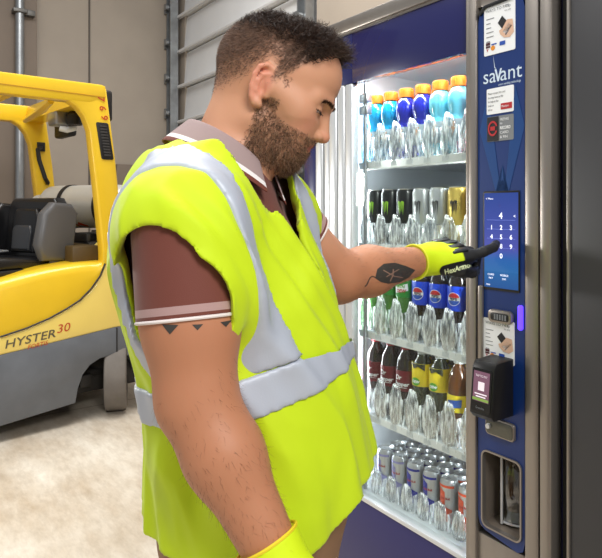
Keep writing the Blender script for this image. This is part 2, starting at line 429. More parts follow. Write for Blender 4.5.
# hollow cabinet: sides, back, top, bottom, floor under the compartment
cabinet.box((-.73,.03,0), (-.53,.88,1.94)); cabinet.box((.03,.03,0), (.25,.88,.514)); cabinet.box((.03,.03,.730), (.25,.88,1.94)); cabinet.box((.03,.142,.514), (.25,.88,.730)); cabinet.box((.176,.03,.514), (.25,.142,.730)); cabinet.box((.03,.03,.514), (.042,.142,.730))
cabinet.box((-.53,.66,0), (.03,.88,1.94)); cabinet.box((-.53,.03,1.80), (.03,.66,1.94)); cabinet.box((-.53,.03,0), (.03,.66,.36))
cabinet.build('cabinet', M_base, VM, 0)
b = MB(); b.box((-.53,.05,.36),(-.52,.66,1.80)); b.box((.02,.05,.36),(.03,.66,1.80)); b.box((-.52,.65,.36),(.02,.66,1.80)); b.box((-.52,.05,1.79),(.02,.65,1.80)); b.box((-.52,.03,.36),(.02,.65,.41)); b.build('liner', M_in, VM, 0)
f4 = lambda a, c, d: (a, d, c)
b = MB(); b.box((UL,0,HT),(.036,.03,1.90), .002); b.box((-.660,0,HT),(UL,.03,1.90), .002)
b.build('header_panel', M_navy, VM)
b = MB(); b.box((-.735,-.012,1.90),(.036,.03,1.945), .006); b.box((-.735,-.004,1.893),(.036,.02,1.90)); b.build('top_rail', M_steel, VM)
b = MB(); b.box((-.735,0,.03),(-.662,.03,1.90), .003); b.build('side_panel', M_navy, VM)
b = MB()
for x0, x1, y in ((-.660,-.622,-.006),(-.612,-.580,-.004),(-.578,-.540,-.010),(-.538,-.505,-.004),(-.503,UL,-.001)): b.box((x0,y,HB-.012),(x1,.03,HT), .006, 3)
b.box((-.622,.006,HB-.012),(-.612,.03,HT))
b.build('door_stile', M_chrome, VM)
b = MB(); b.box((-.662,0,.03),(.036,.03,HB-.006), .003); b.build('lower_panel', M_base, VM)
b = MB(); b.box((UL,-.003,HB-.012),(.004,.03,HB+.002), .002); b.build('door_sill', M_chrome, VM)
b = MB(); b.box((UL,.010,HB),(UR,.014,HT)); b.build('glass', M_glass, VM, 0)
b = MB()
for h in (1.63,1.67,.55): b.box((-.475,.035,h),(-.435,.06,h+.03), .004)
b.tube([(-.452,.045,HB),(-.452,.045,HT)], .006, 8); b.build('door_hinge', M_galv, VM)
b = MB(); b.box((.002,-.008,.03),(.014,.03,1.90), .003); b.box((.013,-.013,.03),(.038,.03,1.90), .005); b.build('centre_stile', M_steel, VM)
b = MB(); b.box((.177,-.010,.03),(.214,.03,1.90), .005); b.box((.219,-.016,.03),(.250,.03,1.90), .007); b.build('edge_stile', M_steel, VM)
b = MB(); b.box((.213,.004,.03),(.220,.03,1.90)); b.build('edge_groove', M_gap, VM)
b = MB(); b.box((.036,-.004,1.835),(.178,.03,1.90), .002); b.build('panel_surround', M_steel, VM); b = MB(); b.box((.036,-.004,.03),(.178,.03,.50), .002); b.build('panel_surround', M_steel, VM)
# LED strips light the compartment
M_led = mat('compartment light strip', (245,250,255), .4, emit=3)
b = MB(); b.box((-.505,.05,HB+.02),(-.490,.065,HT-.02), .003); b.build('light_strip', M_led, VM)
b = MB(); b.box((-.50,.05,1.765),(.0,.075,1.78), .003); b.build('light_strip', M_led, VM)

# ---------------- control panel
b = MB(); pan = [(.040,1.79),(.046,1.822),(.065,1.833),(.150,1.836),(.168,1.828),(.176,1.80),(.176,.53),(.170,.508),(.155,.50),(.060,.515),(.046,.525),(.040,.545)]
BX0, BX1, BH0, BH1 = .056, .166, .528, .716
bm = b.bm
b.prism(pan, -.006, .0, f4, 0)
po = b.build('control_panel', M_blue, VM, 20)
b = MB(); b.prism(rrect(BX0,BH0,BX1,BH1,.016), -.05, .05, f4); cut = b.build('cutter', M_blue, None, 0); cut.parent = VM
bpy.context.view_layer.update()
md = po.modifiers.new('cut', 'BOOLEAN'); md.object = cut; md.solver = 'EXACT'
bpy.context.view_layer.update()
me2 = bpy.data.meshes.new_from_object(po.evaluated_get(bpy.context.evaluated_depsgraph_get())); po.modifiers.clear(); po.data = me2; bpy.data.objects.remove(cut)
# printed chevron and brand mark
def pf(a, c, d): return (a, -.006-d, c)
def onp(name, polys, m, parent=po, t=.0008): return flat(name, polys, pf, m, parent, t)
onp('panel_stripe', [pl([(.046,1.52),(.072,1.62),(.108,1.365),(.094,1.365)][::-1]), pl([(.176,1.52),(.150,1.62),(.120,1.365),(.132,1.365)]), pl([(.094,1.365),(.108,1.365),(.1135,1.43),(.120,1.365),(.132,1.365),(.1135,1.395)][::-1])], M_blue2)
b = MB(); b.prism([(.046,1.818),(.062,1.8335),(.150,1.838),(.150,1.829),(.066,1.825),(.05,1.81)], -.012, -.005, f4, .001); b.build('panel_top_trim', M_black, po)
M_logo = mat('pale brand lettering', (206,222,238), .5)
onp('brand_lettering', [tx('sa', .052, .0555, 1.637, sx=.95), tx('ant', .052, .1065, 1.637, sx=.95),
   pl([(.0935,1.668),(.099,1.668),(.1035,1.640),(.1065,1.637),(.1155,1.668),(.110,1.668),(.1050,1.652),(.1005,1.637),(.0985,1.640)][:0] or [(.091,1.668),(.0965,1.668),(.1015,1.648),(.1075,1.668),(.1125,1.668),(.1035,1.637),(.0995,1.637)]), pl([(.0865,1.705),(.0905,1.672),(.0965,1.668),(.092,1.674)]),
   tx('smart vending technology', .0085, .102, 1.626, sx=.72)], M_logo)
def sticker(name, x0, h0, x1, h1, m=M_white):
    b = MB(); b.prism(rrect(x0,h0,x1,h1,.003,3), -.0075, -.0055, f4); return b.build(name, m, po, 0)
M_skin2 = mat('printed hand', (214,176,150), .5); M_red = mat('red print', (176,34,40), .45); M_orange = mat('orange print', (222,140,40), .45); M_pbl = mat('blue print', (40,80,170), .45); M_pk = mat('black print', (24,24,28), .5); M_maroon = mat('dark maroon print', (70,24,34), .5)
def pay_sticker(x0, h0, x1, h1):
    s = sticker('payment_sticker', x0, h0, x1, h1); w, h = x1-x0, h1-h0
    X = lambda a: x0+a*w; H = lambda a: h0+a*h
    def q(name, polys, m): flat(name, polys, lambda a, c, d: (a, -.0075-d, c), m, s)
    q('sticker_print', [tx('WAYS TO PAY', w*.115, X(.07), H(.86)), tx('Tap', w*.11, X(.70), H(.86)), tx('to pay', w*.08, X(.68), H(.79))]+[rc(X(.08),H(.72-.09*k),X(.08+(.26,.14,.16,.24,.25,.12)[k]),H(.735-.09*k)) for k in range(6)], M_grey)
    q('printed_phone', [pl([(X(.46),H(.60)),(X(.60),H(.72)),(X(.74),H(.60)),(X(.60),H(.46))])], M_pk)
    q('printed_hand', [pl([(X(.50),H(.44)),(X(.60),H(.47)),(X(.76),H(.62)),(X(.93),H(.60)),(X(.97),H(.34)),(X(.84),H(.26)),(X(.66),H(.28)),(X(.54),H(.36))])], M_skin2)
    q('printed_card', [pl([(X(.62),H(.40)),(X(.80),H(.55)),(X(.92),H(.48)),(X(.74),H(.32))])], M_white); q('printed_stripe', [pl([(X(.70),H(.34)),(X(.88),H(.50)),(X(.90),H(.47)),(X(.72),H(.31))])], M_maroon)
    q('printed_badge', [rc(X(.07),H(.20),X(.21),H(.26)), rc(X(.07),H(.15),X(.21),H(.19))], M_maroon); q('printed_badge', [pl(circ(X(.30),H(.13),w*.07,12))], M_orange)
    q('printed_badge', [rc(X(.52),H(.14),X(.70),H(.22)), rc(X(.25),H(.19),X(.42),H(.215))], M_pbl); q('printed_badge', [tx('Y', w*.10, X(.09), H(.08), bold=.0004)], M_red)
pay_sticker(.060,1.706,.150,1.830)
s2 = sticker('service_sticker', .068,1.558,.146,1.622)
flat('sticker_print', [tx('Please contact the card', .0075, .072, 1.607, sx=.72), tx('you may have on file', .0075, .072, 1.597, sx=.72), tx('for help at the', .0075, .072, 1.587, sx=.72), tx('kiosk or', .0075, .072, 1.577, sx=.72), tx('call us', .0075, .072, 1.567, sx=.72)], lambda a,c,d: (a,-.0075-d,c), M_pk, s2)
flat('printed_badge', [rc(.110,1.566,.142,1.581)], lambda a,c,d: (a,-.0075-d,c), M_red, s2); flat('badge_print', [tx('Mention', .008, .1125, 1.571, sx=.8)], lambda a,c,d: (a,-.0085-d,c), M_white, s2)
s3 = sticker('notice_sticker', .069,1.490,.146,1.552, M_grey)
flat('printed_square', [rc(.070,1.491,.104,1.551)], lambda a,c,d: (a,-.0075-d,c), M_pk, s3)
ring = [((.087+.014*math.cos(t),1.522+.019*math.sin(t))) for t in np.linspace(.3,5.9,20)]; ri = [((.087+.010*math.cos(t),1.522+.014*math.sin(t))) for t in np.linspace(.3,5.9,20)]
flat('printed_emblem', [(ring+ri, [(i,i+1,21+i,20+i) for i in range(19)]), rc(.080,1.517,.094,1.527)], lambda a,c,d: (a,-.0085-d,c), M_red, s3)
flat('sticker_print', [tx('PREPARE', .009, .108, 1.539, sx=.72), tx('to', .008, .108, 1.530), tx('RECORD', .010, .108, 1.518, sx=.75, bold=.0003), tx('CARD', .009, .108, 1.507), tx('& PIN', .009, .108, 1.496)], lambda a,c,d: (a,-.0075-d,c), M_white, s3)
# touchscreen
sx0, sx1, sh0, sh1 = .062, .160, 1.128, 1.362
b = MB(); b.prism(rrect(sx0-.004,sh0-.006,sx1+.003,sh1+.005,.004), -.0085, -.004, f4, .001); scr = b.build('touchscreen', M_black, VM)
def screen_mat():
    m = bpy.data.materials.new('screen picture'); m.use_nodes = True; nt = m.node_tree; L = nt.links.new; p = nt.nodes['Principled BSDF']
    tc = _n(nt, 'ShaderNodeTexCoord'); sp = _n(nt, 'ShaderNodeSeparateXYZ'); L(tc.outputs['Object'], sp.inputs[0])
    mr = _n(nt, 'ShaderNodeMapRange'); mr.inputs['From Min'].default_value = sh0; mr.inputs['From Max'].default_value = sh1; L(sp.outputs['Z'], mr.inputs['Value'])
    r = _n(nt, 'ShaderNodeValToRGB'); e = r.color_ramp.elements; e[0].position = 0; e[0].color = rgb(30,92,164); e[1].position = 1; e[1].color = rgb(40,74,160)
    for pos, c in ((.17,(34,110,178)),(.175,(48,118,186)),(.3,(52,112,190)),(.42,(90,96,190)),(.62,(70,86,180))): x = e.new(pos); x.color = rgb(*c)
    L(mr.outputs[0], r.inputs['Fac']); p.inputs['Base Color'].default_value = (.01,.01,.02,1); p.inputs['Roughness'].default_value = .15
    L(r.outputs['Color'], p.inputs['Emission Color']); p.inputs['Emission Strength'].default_value = .8; return m
sp_ = flat('screen_picture', [rc(sx0,sh0,sx1,sh1)], lambda a,c,d: (a,-.0088-d,c), screen_mat(), scr, .0002)
M_glow = mat('lit digits', (236,240,255), .5, emit=.9); M_glow2 = mat('lit key outlines', (104,120,205), .5, emit=.55)
def onscr(name, polys, m, t): return flat(name, polys, lambda a,c,d: (a,-.009-d,c), m, scr, t)
kx = [.084,.112,.140]; kh = [1.277,1.254,1.231,1.208]
onscr('key_grid', [rc(sx0+.008,h,sx1-.008,h+.0008) for h in (1.295,1.2725,1.2495,1.2265)], M_glow2, .0003)
dg = [tx('4', .021, .111, 1.299, 'CENTER', bold=.0004), tx('<', .012, .150, 1.301, 'CENTER'), tx('< Menu', .007, .067, 1.346)]
for i, ch in enumerate('123456789'): dg.append(tx(ch, .0155, kx[i%3], kh[i//3]-.005, 'CENTER', bold=.0003))
dg.append(tx('0', .0165, kx[1], kh[3]-.006, 'CENTER', bold=.0004))
dg += [tx('CARD', .007, .082, 1.158, 'CENTER'), tx('PAY', .007, .082, 1.149, 'CENTER'), tx('MOBILE', .007, .121, 1.158, 'CENTER'), tx('PAY', .007, .121, 1.149, 'CENTER'), tx('Help', .006, .068, 1.133)]
for k, g_ in enumerate(dg): onscr('screen_digit' if k not in (1,2) and k < 13 else 'screen_word', [g_], M_glow, .0005)
# bill slot, purple lamp, sticker, reader, coin return
b = MB(); b.prism(rrect(.077,1.043,.146,1.075,.012), -.016, -.004, f4, .003); bs = b.build('bill_slot', M_steel, VM)
b = MB(); b.prism(rrect(.086,1.049,.138,1.068,.006), -.0175, -.012, f4, .001); b.build('slot_mouth', M_black, bs)
b = MB()
for k in range(5): b.box((.098+k*.0075,-.019,1.052),(.102+k*.0075,-.016,1.065))
b.build('slot_teeth', M_grey, bs)
b = MB(); b.prism(rrect(.160,1.034,.1725,1.094,.006), -.014, -.004, f4, .003); b.build('purple_lamp', mat('purple lamp lens', (92,62,255), .3, emit=1.6), VM)
pay_sticker(.058,.945,.148,1.050)
b = MB(); b.prism(rrect(.044,.93,.058,1.13,.006), -.014, -.004, f4, .003); b.build('door_handle', M_steel, VM)
b = MB()
b.prism([(-.006,.962),(-.07,.958),(-.080,.945),(-.090,.835),(-.08,.824),(-.006,.824)], .081, .146, lambda a,c,d: (d,a,c), .004); rd = b.build('card_reader', M_black, VM)
Mr = Matrix(((1,0,0,0),(0,1,0,0),(0,0,1,0),(0,0,0,1)))
def rdf(a, c, d): t = (c-.835)/.11; return (a, -.0905+.010*t-d, c)
b = MB(); b.prism(rrect(.086,.842,.141,.942,.004), -.0012, .002, lambda a,c,d: rdf(a,c,-d)); b.build('reader_frame', mat('glossy black frame', (10,10,12), .12, coat=.5), rd, 0)
rs = flat('reader_screen', [rc(.0905,.866,.1365,.936)], rdf, mat('reader screen', (120,84,104), .2, emit=.32), rd, .0022)
flat('reader_picture', [rc(.105,.892,.123,.912), tx('TAP TO PAY', .0075, .1135, .923, 'CENTER', sx=.8), rc(.096,.882,.131,.885), rc(.100,.876,.128,.879)], rdf, mat('reader print', (236,226,236), .4, emit=.35), rd, .003)
flat('reader_strip', [rc(.0905,.868,.1365,.874)], rdf, mat('reader strip', (120,150,70), .3, emit=.5), rd, .003); flat('reader_word', [tx('Greenlite', .008, .1135, .849, 'CENTER', sx=.8)], rdf, M_grey, rd, .003)
b = MB(); b.prism(rrect(.068,.762,.152,.806,.010), -.014, -.004, f4, .003); cr = b.build('coin_return', M_steel, VM)
b = MB(); b.prism(rrect(.072,.766,.148,.802,.008), -.0155, -.012, f4, .001); b.build('coin_flap', mat('smoked flap', (92,92,84), .15, .5), cr)
b = MB(); b.lathe([(0,-.002),(.007,-.002),(.006,.006),(0,.006)], 14, Matrix.Translation((.080,-.0155,.784)) @ Matrix.Rotation(R(90),4,'X')); b.build('coin_button', M_chrome, cr)
# delivery bin: steel recess, curved clear door, bottle bag inside
M_binst = mat('bin steel', (150,138,126), .35, .6)
b = MB(); b.box((BX0-.012,.13,BH0-.012),(BX1+.012,.14,BH1+.012)); b.box((BX0-.012,0,BH0-.012),(BX0,.13,BH1+.012)); b.box((BX1,0,BH0-.012),(BX1+.008,.13,BH1+.012)); b.box((BX0,0,BH1),(BX1,.13,BH1+.012))
b.prism([(0,BH0-.012),(.13,BH0-.012),(.13,BH0+.012),(.02,BH0+.004),(0,BH0)], BX0, BX1, lambda a,c,d: (d,a,c))
bn = b.build('delivery_bin', M_binst, VM, 0)
b = MB(); o = rrect(BX0-.003,BH0-.003,BX1+.003,BH1+.003,.018); i_ = rrect(BX0+.001,BH0+.001,BX1-.001,BH1-.001,.015); n = len(o)
vs = [(a,-.011,c) for a,c in o]+[(a,-.011,c) for a,c in i_]+[(a,-.004,c) for a,c in o]+[(a,.004,c) for a,c in i_]
fs = [(k,(k+1)%n,n+(k+1)%n,n+k) for k in range(n)]+[(2*n+k,2*n+(k+1)%n,(k+1)%n,k) for k in range(n)]+[(n+k,n+(k+1)%n,3*n+(k+1)%n,3*n+k) for k in range(n)]
link('bin_rim', pym('bin_rim', vs, fs), M_steel, bn)
b = MB(); dv = [(BX0+.038+.067*math.sin(t)*1.0, .10-.085*math.cos(t)*.9+.0) for t in np.linspace(.0,1.35,9)]
for (a0,d0),(a1,d1) in zip(dv, dv[1:]): b.box((0,0,0),(0.0001,.0001,.0001)) if False else None
V = [(a,d,h) for a,d in dv for h in (BH0+.01, BH1-.008)]; Fq = [(2*k,2*k+2,2*k+3,2*k+1) for k in range(len(dv)-1)]
dm = link('bin_door', pym('bin_door', V, Fq, True), clear_mat('bin door acrylic', (205,200,192), .18, .08), bn); dm.modifiers.new('t','SOLIDIFY').thickness = .003
b = MB(); b.tube([(BX0+.036,.02,BH0+.008),(BX0+.036,.02,BH1-.006)], .0035, 8); b.tube([(a,d,BH0+.012) for a,d in dv], .003, 8); b.build('bin_door_edge', M_chrome, bn)
b = MB(); b.box((BX0+.045,.122,BH0+.05),(BX0+.098,.129,BH0+.115), .002); b.build('bin_paper', M_white, bn)
b = MB(); b.box((BX0+.042,.120,BH0+.12),(BX0+.10,.129,BH0+.155), .002); b.build('bin_flap', M_black, bn)
b = MB(); b.box((BX0+.045,.118,BH0+.158),(BX0+.07,.125,BH0+.175), .002); b.build('bin_tag', M_white, bn)

# ---------------- shelves with clear stops
LU = [-.465+.07*i for i in range(7)]
SH = [1.48, 1.215, .928, .66, .412]
HGT = [.125, .10, .125, .13, .085]
M_ptag = mat('price label', (196,202,206), .5); M_tray = mat('white shelf', (234,237,240), .35); M_rail = mat('price rail', (232,236,238), .25, coat=.4)
for r, h in enumerate(SH):
    ul = LU if r < 4 else [-.478+.067*i for i in range(8)]
    b = MB()
    if r < 4: b.box((-.518,.10,h-.012),(.018,.62,h-.0005), .002)
    else: b.box((-.518,.055,h-.002),(.018,.62,h-.0003))
    for u in ul[:-1]: b.box((u+(ul[1]-ul[0])/2-.0006,.06,h-.002),(u+(ul[1]-ul[0])/2+.0006,.60,h+.012))
    sh = b.build('shelf', M_tray, VM)
    b = MB(); b.prism([(.052,h-.026),(.06,h-.030),(.075,h-.02),(.10,h-.012),(.10,h-.0005),(.058,h-.0005),(.05,h-.004)], -.518, .018, lambda a,c,d: (d,a,c), .001)
    b.build('price_rail', M_rail, sh)
    for u in ul:                                    # fluted clear stop in front of each lane
        if u > .01: continue
        b = MB(); Hs = HGT[r]; W = .0265 if r < 4 else .023; nu, nv = 13, 12; V = []; Fq = []
        for j in range(nv+1):
            t = j/nv; w = W*(1-.55*max(0,(t-.55)/.45)**2.2)*(.55+.45*min(1,t/.3))
            for i in range(nu+1):
                a = -1+2*i/nu; V.append((u+a*w, .052+.012*a*a-.006*math.sin(t*3.1)+.0030*math.cos(i*3.14159), h-.018+t*Hs+(.010*(1-a*a) if j == nv else 0)))
        for j in range(nv):
            for i in range(nu): k = j*(nu+1)+i; Fq.append((k,k+1,k+nu+2,k+nu+1))
        o = link('product_stop', pym('product_stop', V, Fq, True), M_acr, sh); o.modifiers.new('t','SOLIDIFY').thickness = .0025
        b = MB(); b.box((u+(ul[1]-ul[0])/2-.0006,.05,h-.012),(u+(ul[1]-ul[0])/2+.0006,.115,h+Hs*.62)); b.build('lane_divider', M_acr, sh)
    for u in ul:
        if u < .0: b = MB(); b.box((u-.014,.049,h-.021),(u+.010,.052,h-.008)); b.build('price_tag', M_ptag, sh)

# ---------------- drinks
M_cap_o = mat('orange cap', (226,120,30), .4); M_cap_k = mat('black cap', (22,22,24), .4); M_cap_r = mat('red cap', (150,30,44), .4); M_cap_g = mat('pale cap', (196,202,200), .4); M_cap_b = mat('blue cap', (40,110,210), .4)
M_lid = mat('aluminium lid', (204,206,208), .28, .85)
def liq(name, c, rough=.12): return mat(name, c, rough, spec=.6, coat=.5, trans=.12)
M_cy = liq('cyan drink', (22,160,214)); M_db = liq('deep blue drink', (30,40,170)); M_aq = liq('aqua drink', (112,208,232)); M_pkd = liq('pink drink', (214,60,100))
M_cola = liq('dark cola', (34,18,14)); M_green = liq('green soda', (74,128,52)); M_tea = liq('amber tea', (104,58,20)); M_lgreen = liq('dark green soda', (40,52,22))
def bend(polys, rad, face, off=.0013):
    """2-D shapes wrapped on a cylinder about z, centred on angle face"""
    V = []; Fc = []
    for v, f in polys:
        b0 = len(V)
        if max(x for x, y in v)-min(x for x, y in v) > .009:      # cut wide shapes finer so that they follow the curve
            bm = bmesh.new(); vs = [bm.verts.new((x,y,0)) for x, y in v]
            for q in f:
                try: bm.faces.new([vs[i] for i in q])
                except ValueError: pass
            bmesh.ops.triangulate(bm, faces=bm.faces)
            for _ in range(4):
                le = [e for e in bm.edges if abs(e.verts[0].co.x-e.verts[1].co.x) > .005]
                if not le: break
                bmesh.ops.subdivide_edges(bm, edges=le, cuts=1); bmesh.ops.triangulate(bm, faces=bm.faces)
            bm.verts.index_update(); v = [(w.co.x, w.co.y) for w in bm.verts]; f = [[w.index for w in q.verts] for q in bm.faces]; bm.free()
        for x, y in v: t = face+x/rad; V.append((math.cos(t)*(rad+off), math.sin(t)*(rad+off), y))
        Fc += [[i+b0 for i in q] for q in f]
    return V, Fc
def strip(x0, y0, x1, y1, n=8):
    v = [(x0+(x1-x0)*k/n, y) for k in range(n+1) for y in (y0,y1)]; return (v, [(2*k,2*k+2,2*k+3,2*k+1) for k in range(n)])
FACE = R(-132)      # labels look out of the machine, turned a little towards the viewer
def bottle(name, prof, m, cap, caph, capr, lab=None, marks=()):
    """prof: radius/height list; lab: (h0,h1,radius,material); marks: (polys, radius, material, name)"""
    t = empty(name); b = MB(); b.lathe(prof, 22); b.build('bottle_body', m, t, 60)
    b = MB(); h0 = prof[-1][1]; b.lathe([(0,h0-.004),(capr,h0-.004),(capr*1.02,h0),(capr,h0+caph-.002),(capr*.9,h0+caph),(0,h0+caph)], 22)
    for k in range(22):
        a = 6.283*k/22; b.box((-.0009,-.0009,0),(.0009,.0009,caph-.004), 0, 0, Matrix.Translation((capr*1.01*math.cos(a),capr*1.01*math.sin(a),h0)) @ Matrix.Rotation(a,4,'Z'))
    b.build('cap', cap, t)
    par = t
    if lab:
        b = MB(); b.lathe([(lab[2],lab[0]),(lab[2]+.0004,lab[0]+.001),(lab[2]+.0004,lab[1]-.001),(lab[2],lab[1])], 28); par = b.build('label', lab[3], t)
    for polys, rad, m2, nm in marks:
        V, Fc = bend(polys, rad, FACE); link(nm, pym(nm, V, Fc, True), m2, par)
    return t
def can(name, rad, h, m, marks=(), top=M_lid):
    t = empty(name); b = MB()
    b.lathe([(0,.004),(rad*.72,.002),(rad*.78,0),(rad*.82,.003),(rad,.012),(rad,h-.014),(rad*.86,h-.003)], 26); bd = b.build('can_body', m, t, 40)
    b = MB(); b.lathe([(rad*.86,h-.003),(rad*.90,h),(rad*.86,h),(rad*.80,h-.004),(0,h-.004)], 26); ld = b.build('can_lid', top, t, 40)
    b = MB(); M = Matrix.Translation((0,0,h-.0035)) @ Matrix.Rotation(FACE,4,'Z'); b.prism(rrect(-.004,-.006,.016,.006,.005), 0, .0012, lambda a,c,d: tuple(M @ Vector((a,c,d)))); b.build('pull_tab', M_galv, ld)
    for polys, rd_, m2, nm in marks:
        V, Fc = bend(polys, rd_, FACE); link(nm, pym(nm, V, Fc, True), m2, bd)
    return t
# -- kinds
sport_prof = [(0,.006),(.026,.002),(.030,.0),(.0325,.008),(.033,.03),(.0305,.05),(.033,.07),(.033,.095),(.029,.108),(.0275,.118),(.032,.132),(.0338,.150),(.0325,.168),(.026,.184),(.0185,.191),(.018,.197)]
def sport(m, nm='sports_drink_bottle'):
    bolt = [pl([(-.004,.090),(.006,.090),(.001,.074),(.007,.074),(-.005,.048),(-.001,.066),(-.007,.066)])]
    return bottle(nm, sport_prof, m, M_cap_o, .024, .0225, (.035,.098,.0334,mat('clear ribbed label', (150,164,170), .2, coat=.4)), [(bolt, .0339, M_orange, 'label_mark')])
soda_prof = [(0,.006),(.022,.002),(.027,0),(.0325,.010),(.033,.045),(.030,.075),(.0315,.105),(.0328,.13),(.0326,.165),(.029,.190),(.020,.208),(.0145,.218),(.014,.226)]
claw = [pl([(-.011,.112),(-.006,.116),(-.0075,.098),(-.0085,.078),(-.0095,.096)]), pl([(-.006,.116),(-.002,.110),(-.0015,.086),(-.0035,.072),(-.0045,.10)]), pl([(-.001,.110),(.003,.116),(.003,.094),(.001,.078),(.0002,.10)]), pl([(.003,.116),(.010,.112),(.0085,.092),(.0065,.070),(.0055,.10)])]; claw = [([(x*1.05, y+.018) for x, y in v], f) for v, f in claw]
M_blkcan = mat('black can', (22,24,22), .3, .3, coat=.3); M_whcan = mat('silver white can', (196,200,202), .3, .5); M_gold = mat('gold can', (214,186,92), .32, .5)
M_mgreen = mat('bright green print', (150,205,50), .4); M_mgrey = mat('dark grey print', (70,72,74), .4)
def energy(m, mc): return can('energy_drink_can', .0325, .172, m, [(claw, .0325, mc, 'claw_emblem'), ([tx('MONSTER', .0075, 0, .058, 'CENTER'), tx('ENERGY', .005, 0, .050, 'CENTER')], .0325, M_white if m is M_blkcan else M_mgrey, 'can_print')])
M_pep = mat('bright blue label', (24,70,214), .35); M_dew = mat('green label', (40,140,50), .35); M_drp = mat('maroon label', (110,18,34), .35); M_ylw = mat('yellow label', (236,214,40), .35); M_lime = mat('lime print', (84,160,40), .4); M_cyp = mat('cyan blue print', (30,80,160), .4)
def half(r, cy, up, y0=.0): # part of a disc above/below a line
    o = [(r*math.cos(t), cy+r*math.sin(t)) for t in np.linspace(.25 if up else 3.39, 2.89 if up else 6.03, 14)]; return pl(o)
def cola(): return bottle('cola_bottle', soda_prof, M_cola, M_cap_b, .016, .0155, (.106,.176,.0332,M_pep), [([pl(circ(0,.140,.019,24))], .0335, M_white, 'emblem_disc'), ([half(.0175,.140,True)], .0337, M_red, 'emblem_top'), ([half(.0175,.140,False)], .0337, M_pbl, 'emblem_bottom'), ([tx('PEPSI', .0105, 0, .1365, 'CENTER', bold=.0004)], .0339, M_pk, 'emblem_word')])
def dew(): return bottle('citrus_soda_bottle', soda_prof, M_green, mat('green cap', (60,140,60), .4), .016, .0155, (.120,.172,.0332,M_dew), [([pl([(-.022,.132),(.024,.142),(.022,.164),(-.024,.150)])], .0335, M_white, 'label_flash'), ([tx('MTN', .012, 0, .150, 'CENTER', shear=.2, bold=.0005)], .0337, M_lime, 'label_word'), ([tx('DEW', .014, 0, .136, 'CENTER', shear=.2, bold=.0006)], .0337, M_red, 'label_word')])
def pepper(): return bottle('dark_soda_bottle', soda_prof, M_cola, M_cap_r, .016, .0155, (.096,.160,.0332,M_drp), [([tx('Dr', .020, -.010, .132, 'CENTER', shear=.2, bold=.0006), tx('Pepper', .0175, 0, .113, 'CENTER', shear=.2, bold=.0006)], .0335, M_white, 'label_word'), ([strip(-.02,.1075,.02,.109)], .0335, M_white, 'label_line')])
def lemon(): return bottle('lemon_lime_soda_bottle', soda_prof, M_lgreen, M_cap_g, .016, .0155, (.128,.196,.0330,M_ylw), [([pl(circ(-.006,.142,.015,16,.012))], .0335, M_lime, 'label_patch'), ([pl(circ(.006,.172,.013,14,.012))], .0336, M_ylw, 'label_patch'), ([tx('DEW', .011, -.006, .138, 'CENTER', shear=.2, bold=.0005)], .0339, M_white, 'label_word'), ([pl([(-.024,.196),(.024,.196),(.024,.176),(.004,.188),(-.012,.180)])], .0340, M_lgreen, 'label_flash')])
def tea(): return bottle('iced_tea_bottle', soda_prof, M_tea, M_cap_g, .016, .0155, (.088,.136,.0335,M_ylw), [([pl([(-.024,.098),(.022,.104),(.024,.126),(-.020,.120)])], .0342, M_cyp, 'label_patch'), ([tx('Brisk', .016, 0, .106, 'CENTER', shear=.3, bold=.0005)], .0335, M_white, 'label_word')])
M_sil = mat('silver can', (206,210,214), .28, .7); M_rbl = mat('royal blue print', (36,48,160), .3, .3); M_rbp = mat('pale violet print', (150,150,205), .3, .4); M_rbo = mat('orange red print', (222,84,50), .3, .2)
def slim(mc, m=None):
    m = m or M_sil; return can('slim_energy_can', .0262, .135, m, [([pl([(-.020,.070),(.0,.060),(.0,.100),(-.020,.112)]), pl([(.0,.020),(.020,.012),(.020,.052),(.0,.060)])], .0262, mc, 'can_quarter'), ([tx('Red Bull', .0085, 0, .080, 'CENTER', bold=.0003)], .0266, M_red, 'can_word'), ([strip(-.026,.113,.026,.120)], .0262, mc, 'can_band')])
def tree(o):
    r = o.copy(); COL.objects.link(r)
    for ch in o.children:
        c = ch.copy(); COL.objects.link(c); c.parent = r
        for g in ch.children: d = g.copy(); COL.objects.link(d); d.parent = c
    return r
proto = {}
def put(kind, make, u, d, h, label, cat, group):
    if kind not in proto: proto[kind] = o = make()
    else: o = tree(proto[kind])
    o.location = VW(u, d, h); tag(o, label, cat, group); return o
ordn = ['first','second','third','fourth','fifth','sixth','seventh']
G1 = 'sports drinks on the top shelf'; G2 = 'energy cans on the second shelf'; G3 = 'sodas on the middle shelf'; G4 = 'drinks on the fourth shelf'; G5 = 'slim cans on the bottom shelf'
D0 = .105
rows = [
 ([('cy',lambda: sport(M_cy),'cyan sports drink bottle with orange cap','bottle')]*2+[('db',lambda: sport(M_db),'deep blue sports drink bottle with orange cap','bottle')]*2+[('aq',lambda: sport(M_aq),'pale aqua sports drink bottle with orange cap','bottle')]*2+[('pk',lambda: sport(M_pkd),'pink sports drink bottle with orange cap','bottle')], 'top shelf', G1, 2, .074),
 ([('eb',lambda: energy(M_blkcan,M_mgreen),'black energy can with green claw mark','can')]*3+[('ew',lambda: energy(M_whcan,M_mgrey),'silver white energy can with grey claw mark','can')]*2+[('eg',lambda: energy(M_gold,M_pk),'gold energy can with black claw mark','can')]*2, 'second shelf', G2, 3, .068),
 ([('dw',dew,'green citrus soda bottle with green label','bottle')]*3+[('co',cola,'cola bottle with blue label and round emblem','bottle')]*3+[('dp',pepper,'dark soda bottle with maroon label','bottle')], 'middle shelf', G3, 2, .072),
 ([('dp',pepper,'dark soda bottle with maroon label','bottle')]*3+[('ll',lemon,'dark green soda bottle with yellow label','bottle')]*2+[('te',tea,'amber iced tea bottle with yellow label','bottle')]*2, 'fourth shelf', G4, 2, .072)]
